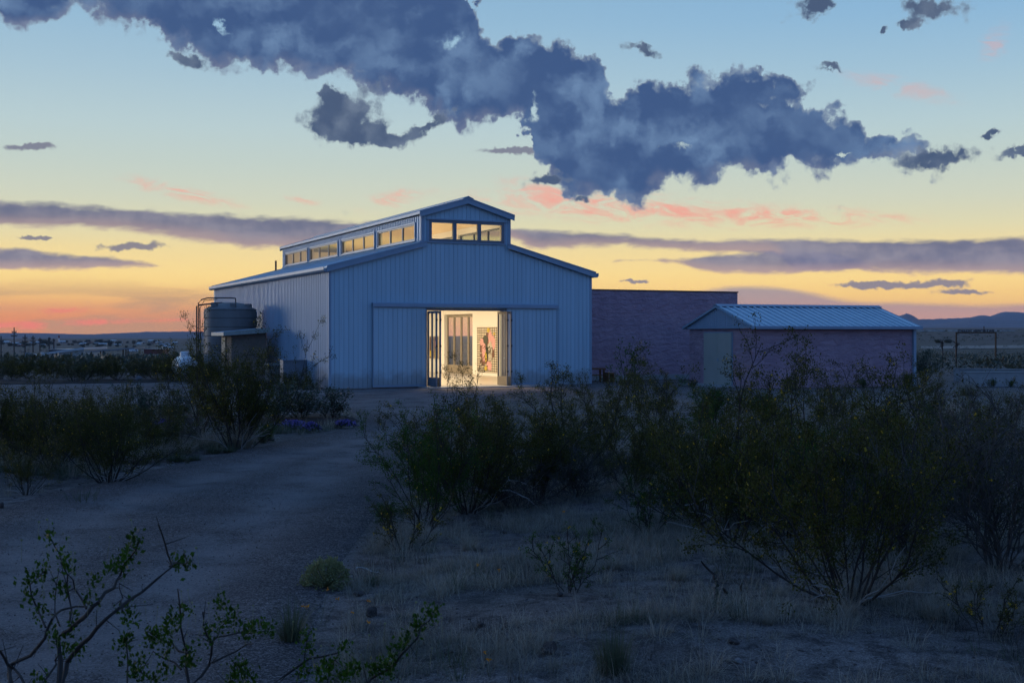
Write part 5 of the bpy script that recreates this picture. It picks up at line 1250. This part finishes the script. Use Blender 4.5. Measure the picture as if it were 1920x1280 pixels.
def litter(name, n, reg, seed, mat, smin, smax, keep, on_drive=False):
    g = np.random.default_rng(seed); x = g.uniform(reg[0], reg[1], n); y = g.uniform(reg[2] ** .6, reg[3] ** .6, n) ** (1 / .6)
    m = (inside(drive, x, y) if on_drive else ~inside(drive, x, y)) & (np.abs(x) < y * .46 + .6) & keep(x, y, g); x, y = x[m], y[m]; z = terrain(x, y) if not on_drive else np.full(len(x), .012)
    n = len(x); s = g.uniform(smin, smax, (n, 1)) * g.random((n, 1)) ** .6
    D = np.array([[1, 0, 0], [0, 1, 0], [-1, 0, 0], [0, -1, 0], [0, 0, .6], [0, 0, -.6]]); ro = g.uniform(0, 6.28, n); J = 1 + g.uniform(-.35, .35, (n, 6, 1))
    P = D[None] * J * s[:, None]; c, q = np.cos(ro)[:, None], np.sin(ro)[:, None]
    P = np.stack([P[..., 0] * c - P[..., 1] * q + x[:, None], P[..., 0] * q + P[..., 1] * c + y[:, None], P[..., 2] + z[:, None] + s * .25], -1)
    T6 = np.array([[0, 1, 4], [1, 2, 4], [2, 3, 4], [3, 0, 4], [1, 0, 5], [2, 1, 5], [3, 2, 5], [0, 3, 5]])
    tag(arr_mesh(name, P.reshape(-1, 3), (T6[None] + (np.arange(n) * 6)[:, None, None]).reshape(-1, 3), M[mat]), kind='stuff')
M['pebble'] = material('pebble', (.15, .125, .115), (.075, .062, .058), 3, .9, island=1.1)
litter('gravel_stones', 30000, (-6, 2, 5.5, 16), 71, 'pebble', .004, .010, lambda x, y, g: g.random(len(x)) < .35 + .65 * (np.exp(-dist_poly(drive, x, y) * 1.2)), True)
litter('gravel_stones', 16000, (-3, 8, 6.5, 16), 72, 'pebble', .004, .018, lambda x, y, g: g.random(len(x)) < .5)
litter('gravel_stones', 3500, (-9, -2, 12, 22), 73, 'pebble', .008, .03, lambda x, y, g: g.random(len(x)) < .6)

for k_, p_ in PROTO.items():
    if k_ not in used:
        for c_ in list(p_.children): bpy.data.objects.remove(c_)
        bpy.data.objects.remove(p_)

# ------------------------------------------------------------------ distance
def far_at(px, py, lo=60.0):
    """ground point of a photo pixel on the falling or rising far terrain"""
    r = (px - PX0) / F
    Y = lo
    while Y < 12000:
        if H - float(far_z(r * Y, Y)) <= (py - PY0) / F * Y: break
        Y *= 1.01
    return Vector((r * Y, Y, float(far_z(r * Y, Y))))
hill_a = material('hazed hill slope', (.13, .15, .20), (.09, .105, .15), .002, .95)  # pale blue of distance haze put into the hill colour
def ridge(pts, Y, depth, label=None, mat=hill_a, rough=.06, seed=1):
    g = np.random.default_rng(seed); xs = np.linspace(pts[0][0], pts[-1][0], 160); ys = np.interp(xs, [p[0] for p in pts], [p[1] for p in pts]) + (g.normal(0, .35, 160) + .5 * np.sin(xs * .31 + seed) * np.sin(xs * .083)) * (1.0 if seed > 4 else .35)
    X = (xs - PX0) / F * Y; Zc = H + (PY0 - ys) / F * Y; rows = []
    n = 22
    for k in range(n):
        f = k / (n - 1); yy = Y - depth + depth * 1.6 * f; q = f * 1.6
        prof = q ** 1.25 if q <= 1 else max(0, 1 - (q - 1) / .6)
        xk = X * (yy / Y if q < 1 else 1.0); zb = far_z(xk, np.full_like(xk, yy)) - 3
        wob = 1 + rough * 6 * (np.sin(xs * .13 + k * .9 + seed) * np.sin(xs * .041 + k * .35)) * q * (1 - q) * (1 if q < 1 else 0)
        rows.append(np.stack([xk, np.full_like(xk, yy), zb + (Zc - zb) * prof * wob], -1))
    V = np.concatenate(rows); m = len(xs); i = np.arange(n - 1)[:, None] * m; j = np.arange(m - 1)[None]
    Fq = np.stack([i + j, i + j + 1, i + m + j + 1, i + m + j], -1).reshape(-1, 4)
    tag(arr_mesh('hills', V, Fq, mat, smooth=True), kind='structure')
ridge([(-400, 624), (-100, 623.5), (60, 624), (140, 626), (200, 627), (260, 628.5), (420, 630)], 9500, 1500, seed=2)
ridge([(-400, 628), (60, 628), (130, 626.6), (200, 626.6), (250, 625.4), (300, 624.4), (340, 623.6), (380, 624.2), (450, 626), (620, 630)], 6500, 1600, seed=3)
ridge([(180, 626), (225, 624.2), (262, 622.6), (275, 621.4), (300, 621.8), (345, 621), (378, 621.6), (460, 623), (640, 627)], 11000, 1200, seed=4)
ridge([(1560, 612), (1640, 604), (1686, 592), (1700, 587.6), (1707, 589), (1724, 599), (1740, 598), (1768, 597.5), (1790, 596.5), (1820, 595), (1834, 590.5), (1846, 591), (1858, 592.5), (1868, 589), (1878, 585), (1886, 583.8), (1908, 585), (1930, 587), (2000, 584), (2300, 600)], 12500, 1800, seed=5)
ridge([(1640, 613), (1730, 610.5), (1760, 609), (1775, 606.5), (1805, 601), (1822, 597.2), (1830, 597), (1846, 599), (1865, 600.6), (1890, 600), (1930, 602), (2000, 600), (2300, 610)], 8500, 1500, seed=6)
# utility poles
ip = True
def pole(px, base, top, arms, label, mat):
    p = far_at(px, base, 420); th = thing('utility_pole', label, 'pole', p, group='utility poles on the left plain'); Hh = (base - top) / F * p.y; w = max(.12, p.y * .00055)
    mb = MB(); mb.tube([(0, 0, -.5), (0, 0, Hh)], w, 6, w * .75); mb.build('post', M[mat], th)
    for f, half in arms:
        mb = MB(); z = Hh * f; q = half / F * p.y; mb.box(-q, q, -w * .6, w * .6, z - w * .6, z + w * .6)
        for s in (-1, -.5, .5, 1): mb.box(q * s - w * .3, q * s + w * .3, -w * .3, w * .3, z + w * .6, z + w * 2.4)
        mb.build('crossarm', M[mat], th)
M['pole'] = material('pole wood', (.085, .06, .045), (.11, .08, .06), 1, .9)
for a in [(26.5, 672, 614, [(.84, 4.2), (.72, 5.5)], 'tallest brown utility pole with two crossarms near the left edge'), (2, 670, 630, [(.76, 5)], 'utility pole cut by the left edge'), (47, 668, 627, [(.82, 4), (.66, 5)], 'utility pole right of the tallest one'), (62, 661, 629, [(.82, 3.5), (.64, 4.5)], 'second utility pole right of the tallest one'),
          (75, 658, 633, [(.78, 3)], 'third utility pole right of the tallest one, shorter'), (92.5, 660, 632, [(.85, 2.2)], 'thin utility pole just left of the red and white tower'), (101, 655, 635, [(.8, 2)], 'thinnest utility pole before the red and white tower'), (1886, 632, 611, [], 'lone thin mast behind the gateway letters')]:
    if a[0] > 1000:
        p = far_at(1845, 622.3); th = thing('mast', a[4], 'mast', p); mb = MB(); w = p.y * .0004; mb.tube([(0, 0, -1), (0, 0, 11 / F * p.y)], w, 6); mb.build('post', M['steel'], th)
    else: pole(*a, 'pole')
# red and white tower
p = far_at(110.5, 641); th = thing('striped_tower', 'small red and white tower rising from the distant town', 'tower', p); k = p.y / F
mb = MB(); mb.lathe([(1.4 * k, -1), (1.4 * k, 7 * k), (0, 7 * k)], 12); mb.build('shaft', M['white_paint'], th, smooth=True)
mb = MB(); mb.lathe([(1.5 * k, 7.01 * k), (1.5 * k, 12.2 * k), (0, 12.4 * k)], 12); mb.build('head', colr('tower red', (.28, .06, .05)), th, smooth=True)
# houses of the town
wallm = [colr('pale house wall', (.45, .42, .38)), colr('tan house wall', (.3, .24, .2)), colr('brown house wall', (.16, .12, .1))]
roofm = [colr('bright roof', (.66, .66, .66), .35), colr('grey roof', (.32, .33, .35), .4), colr('red roof', (.22, .07, .05), .6)]
def house_proto(i):
    th = thing('house', 'x', 'house'); mb = MB(); mb.box(-.5, .5, -.4, .4, -.3, .34); mb.build('wall', wallm[i % 3], th)
    mb = MB(); mb.prism([(-.46, .342), (.46, .342), (0, .56)], 'x', -.54, .54); mb.build('roof', roofm[i % 3 if i < 3 else 0], th); 
    mb = MB(); mb.box(-.3, -.12, -.42, -.402, .05, .25); mb.box(.15, .33, -.42, -.402, .05, .25); mb.build('window', M['dark'], th); return th
HPR = [house_proto(i) for i in range(4)]; hused = set()
R_ = random.Random(9)
for i in range(46):
    px = R_.uniform(4, 335); py = R_.choice([R_.uniform(643, 648), R_.uniform(645, 656)]) - (2 if px > 200 else 0); w = R_.uniform(5, 11); t = R_.choice([0, 0, 3, 3, 1, 2])
    if 128 < px < 258 and py > 650: py = 647
    p = far_at(px, py); k = w * p.y / F
    if t not in hused: hused.add(t); o = HPR[t]
    else: o = dup(HPR[t], p)
    o.location = p; o.scale = (k, k, k * .8); o.rotation_euler = (0, 0, R_.uniform(-.5, .5)); o['label'] = 'tiny house with a plain gabled roof among trees of the distant town'; o['group'] = 'houses of the distant town'
# town trees
def tree_proto(seed):
    g = np.random.default_rng(seed); th = thing('tree', 'x', 'tree'); mb = MB(); mb.tube([(0, 0, -.2), (.02, 0, .35), (.0, .02, .6)], .05, 6, .025)
    for k in range(5):
        a = k * 1.26; mb.tube([(0, 0, .3), (math.cos(a) * .2, math.sin(a) * .2, .6)], .025, 4, .01)
    mb.build('trunk', M['bark'], th)
    c = []
    for k in range(16):
        u = g.normal(0, 1, 3); u /= np.linalg.norm(u); q = u * g.uniform(.2, .42) * np.array([1.1, 1.1, .8]) + [0, 0, .62]; c.append(q + g.normal(0, .11, (110, 3)))
    c = np.vstack(c); V, Fq = leaf_quads(c, g.normal(0, 1, c.shape), .085, g, .7); arr_mesh('crown', V, Fq, M['leaf_far'], th); return th
TP = [tree_proto(s) for s in (81, 82)]; tused = set()
R_ = random.Random(19)
for i in range(64):
    px = R_.uniform(0, 300); py = R_.uniform(642, 652); w = R_.uniform(5, 11)
    if i < 6: px, py, w = [(82, 645, 14), (88, 646, 15), (165, 643, 10), (183, 643, 10), (252, 643, 8), (263, 642, 9)][i]
    p = far_at(px, py); k = w * p.y / F; t = i % 2
    if t not in tused: tused.add(t); o = TP[t]
    else: o = dup(TP[t], p)
    o.location = p - Vector((0, 0, .3 * k)); o.scale = (k, k, k * .9); o.rotation_euler = (0, 0, R_.uniform(0, 6)); o['label'] = 'small dark round crowned tree between houses of the distant town'; o['group'] = 'trees of the distant town'
for i, (px, py, w, lab) in enumerate([(1757, 643, 13, 'dark round tree on the right plain beside the shed corner'), (1778, 643, 14, 'wider dark tree right of the round tree on the right plain'), (1872, 621.5, 5, 'tiny dark tree on the pale strip right of the gateway'), (1774, 621, 4, 'tiny dark tree on the pale strip left of the gateway')]):
    p = far_at(px, py); k = w * p.y / F; o = dup(TP[i % 2], p - Vector((0, 0, .3 * k)), 1.0 * i, (k, k, k * .8), lab); o['group'] = 'trees on the right plain'
# nearer compound on the left: white roofed shed, canopy, trucks, red shed
def block(name, label, cat, px0, px1, py0, py1, Y, depth, wall, roof=None, slope=0.0, rt=.25):
    a, b = at(px0, py1, Y), at(px1, py1, Y); w = b.x - a.x; h = (py1 - py0) / F * Y; th = thing(name, label, cat, a)
    mb = MB(); mb.prism([(0, 0), (w, 0), (w, h + slope), (0, h)], 'y', 0, depth); mb.prism([(0, -3), (w, -3), (w, 0), (0, 0)], 'y', .05, depth - .05); mb.build('wall', wall, th)
    if roof:
        mb = MB(); mb.prism([(-.4, h + .02), (w + .4, h + slope + .02), (w + .4, h + slope + rt), (-.4, h + rt)], 'y', -.6, depth + 6); mb.build('roof', roof, th)
    return th
block('white_shed', 'long low white shed with bright sloped roof beyond the shrub row', 'shed', 88, 157, 664.5, 678, 500, 22, wallm[0], roofm[0], 2.0, .9)
th = block('dark_shed', 'dark flat roofed shed behind the long white one', 'shed', 92, 135, 656, 664, 560, 14, M['dark'], roofm[1], 0, .3)
block('white_shed', 'small shed with bright flat roof strip above the long white shed', 'shed', 106, 128, 655.6, 660, 600, 10, M['dark'], roofm[0], 0, .4)
CY = 480; a, b = at(160, 660.5, CY), at(252, 653, CY); cn = thing('canopy', 'long open canopy with tilted thin roof left of the water tank', 'canopy', (a.x, CY, a.z)); w = b.x - a.x; dz = b.z - a.z
mb = MB(); mb.prism([(0, 0), (w, dz), (w, dz + .4), (0, .4)], 'y', 0, 14); mb.build('roof', roofm[1], cn)
for f in (.30, .36, .76, .82, .86):
    mb = MB(); mb.box(w * f - .2, w * f + .2, .4, .8, -7, dz * f - .002); mb.build('post', M['steel'], cn)
mb = MB(); mb.box(0, w * .86, .2, .39, -2.3, -1.9); mb.build('beam', colr('orange beam', (.35, .16, .03)), cn)
mb = MB(); mb.box(0, w * .84, .9, 12, -7, -2.4); mb.build('stall', colr('dark stall', (.03, .035, .05)), cn)
block('screen_fence', 'dark blue screen fence in front of the open canopy', 'fence', 160, 280, 669, 682, 455, .3, colr('blue screen', (.05, .08, .14)))
block('red_shed', 'low red shed with pale roof end on the plain left of the tank', 'shed', 270, 305, 654.5, 658, 760, 14, colr('barn red', (.20, .05, .04)), roofm[1], 0, .3)
def rv(px, py, L, label, col):
    p = far_at(px, py, 420); th = thing('parked_truck', label, 'truck', p, .15, 'vehicles in the compound'); k = L * p.y / F
    mb = MB(); mb.prism([(0, .5), (k * .66, .5), (k * .66, 2.7), (0, 2.7)], 'y', 0, 2.2); mb.build('body', col, th, bevel=.12)
    mb = MB(); mb.prism([(k * .67, .5), (k, .5), (k, 1.3), (k * .9, 2.1), (k * .67, 2.2)], 'y', .05, 2.1); cab = mb.build('cab', M['white_paint'], th, bevel=.08)
    mb = MB(); mb.prism([(k * .75, 1.35), (k * .93, 1.35), (k * .88, 1.95), (k * .75, 1.95)], 'y', .02, .045); mb.build('window', M['dark'], cab)
    for f in (.15, .5, .85):
        mb = MB(); n = 14
        mb.prism([(k * f + .45 * math.cos(j * 6.283 / n), .45 + .45 * math.sin(j * 6.283 / n)) for j in range(n)], 'y', -.05, .25); mb.build('wheel', M['dark'], th)
rv(47, 671.5, 20, 'grey truck with a box body parked at the left end of the compound', colr('grey body', (.34, .36, .36)))
rv(76, 671, 18, 'white truck parked between the grey truck and the long white shed', M['white_paint'])
rv(238, 660, 20, 'white camper parked at the right end of the canopy', M['white_paint'])
# right plain: long pale greenhouse strip, fence rail, bare track
p0, p1 = far_at(1700, 620.6), far_at(1905, 620.2); gh = thing('greenhouses', 'long pale row of low greenhouses far across the right plain', 'building', p0); k = p0.y / F
for i in range(5):
    w = (p1.x - p0.x) / 5; mb = MB(); n = 8
    mb.prism([(w * i, -2)] + [(w * i + w * .98 * j / n, 1.1 * k + .6 * k * math.sin(math.pi * j / n)) for j in range(n + 1)] + [(w * i + w * .98, -2)], 'y', 0, 30); mb.build('bay', colr('greenhouse white', (.42, .50, .55)), gh)
xa, xb = (1727 - PX0) / F, (2050 - PX0) / F
tr = np.array([[xa * 300, 300], [xb * 330, 330], [xb * 400, 400], [xa * 370, 370]]); V = []; N = 24
for i in range(N + 1):
    f = i / N
    for a, b in ((0, 1), (3, 2)):
        q = tr[a] * (1 - f) + tr[b] * f; V.append((q[0], q[1], float(far_z(q[0], q[1])) + .12))
tag(arr_mesh('dirt_track', V, [[2 * i, 2 * i + 2, 2 * i + 3, 2 * i + 1] for i in range(N)], colr('pale track', (.30, .26, .22), .95)), kind='structure')
rl = thing('rail_fence', 'short dark rail fence behind the right post of the gateway', 'fence', far_at(1851, 683)); k = rl.location.y / F
for x in (0, 30): mb = MB(); mb.box(x * k - .05, x * k + .05, -.05, .05, -.3, 13 * k); mb.build('post', M['steel'], rl)
mb = MB(); mb.box(.052, 30 * k - .052, -.04, .04, 7 * k, 7 * k + .12); mb.build('rail', M['steel'], rl)
def agave_stalk(px, base, top, label):
    p = far_at(px, base); th = thing('agave_stalk', label, 'plant', p, group='tall dry flower stalks'); k = p.y / F; h = (base - top) * k; mb = MB(); mb.tube([(0, 0, 0), (.03, 0, h * .5), (0, 0, h)], .045, 5, .02); mb.build('stem', M['bark'], th)
    g = np.random.default_rng(px); mb = MB(); V = []
    for i in range(9):
        z = h * (.72 + .03 * i); a = g.uniform(0, 6.28); l = h * g.uniform(.05, .11); e = Vector((math.cos(a) * l, math.sin(a) * l, z + .12)); mb.tube([(0, 0, z), e], .02, 4, .012); V.append(list(e))
    mb.build('side_branches', M['bark'], th); c = np.repeat(np.array(V), 22, 0) + g.normal(0, .035, (len(V) * 22, 3)); P, Fq = leaf_quads(c, g.normal(0, 1, c.shape), .05, g, .7); arr_mesh('seed_pods', P, Fq, M['bark'], th)
agave_stalk(1767, 690, 640, 'tall dry flower stalk left of the gateway'); agave_stalk(1793, 690, 643, 'tall dry flower stalk touching the gateway left post')
# scrub dots over the plains: a mass nobody could count
def far_scrub(name, n, a0, a1, d0, d1, seed, size):
    g = np.random.default_rng(seed); a = np.radians(g.uniform(a0, a1, n)); d = np.exp(g.uniform(np.log(d0), np.log(d1), n)); x = d * np.sin(a); y = d * np.cos(a); z = far_z(x, y); s = g.uniform(.5, 1.3, n) * size * (1 + d / 2500)
    m = 26; u = g.normal(0, 1, (n, m, 3)); u /= np.linalg.norm(u, axis=2, keepdims=True); u[..., 2] = np.abs(u[..., 2]) * .75
    c = np.stack([x, y, z], -1)[:, None] + u * s[:, None, None] * g.uniform(.3, 1, (n, m, 1)); V, Fq = leaf_quads(c.reshape(-1, 3), u.reshape(-1, 3), 1.0, g, .7)
    V = V.reshape(n * m, 4, 3); ctr = V.mean(1, keepdims=True); V = ctr + (V - ctr) * (np.repeat(s, m)[:, None, None] * .55)
    tag(arr_mesh(name, V.reshape(-1, 3), Fq, M['leaf_far']), kind='stuff')
far_scrub('plain_scrub', 900, 15, 26, 64, 420, 91, .24); far_scrub('plain_scrub', 1500, -26, -12, 70, 700, 92, .4); far_scrub('plain_scrub', 1800, -26, 26, 500, 2600, 93, .6)
for i, (px, py, kind, lab) in enumerate([(1822, 689, 'deer', 'pale grass dome between the gateway posts, left'), (1838, 688, 'hedge', 'dark green bush between the gateway posts'), (1858, 690, 'hedge', 'dark bush at the foot of the gateway right post'), (1800, 690, 'deer', 'pale grass dome at the gateway left post')]):
    p = far_at(px, py); o = dup(PROTO[kind], p, i, (.6, .6, .42), lab); o['group'] = 'plants at the gateway'

# evening air: one box of even haze round the whole place
def haze(density):
    mb = MB(); mb.box(-14200, 14200, -14200, 14200, -22, 330); o = mb.build('haze', bpy.data.materials.new('haze'))
    m = o.data.materials[0]; m.use_nodes = True; t = m.node_tree; t.nodes.remove(t.nodes['Principled BSDF'])
    v = t.nodes.new('ShaderNodeVolumePrincipled'); v.inputs['Color'].default_value = (.72, .80, .98, 1); v.inputs['Density'].default_value = density; v.inputs['Anisotropy'].default_value = 0.0
    t.links.new(v.outputs[0], t.nodes['Material Output'].inputs['Volume']); tag(o, kind='stuff')
haze(3.2e-5)
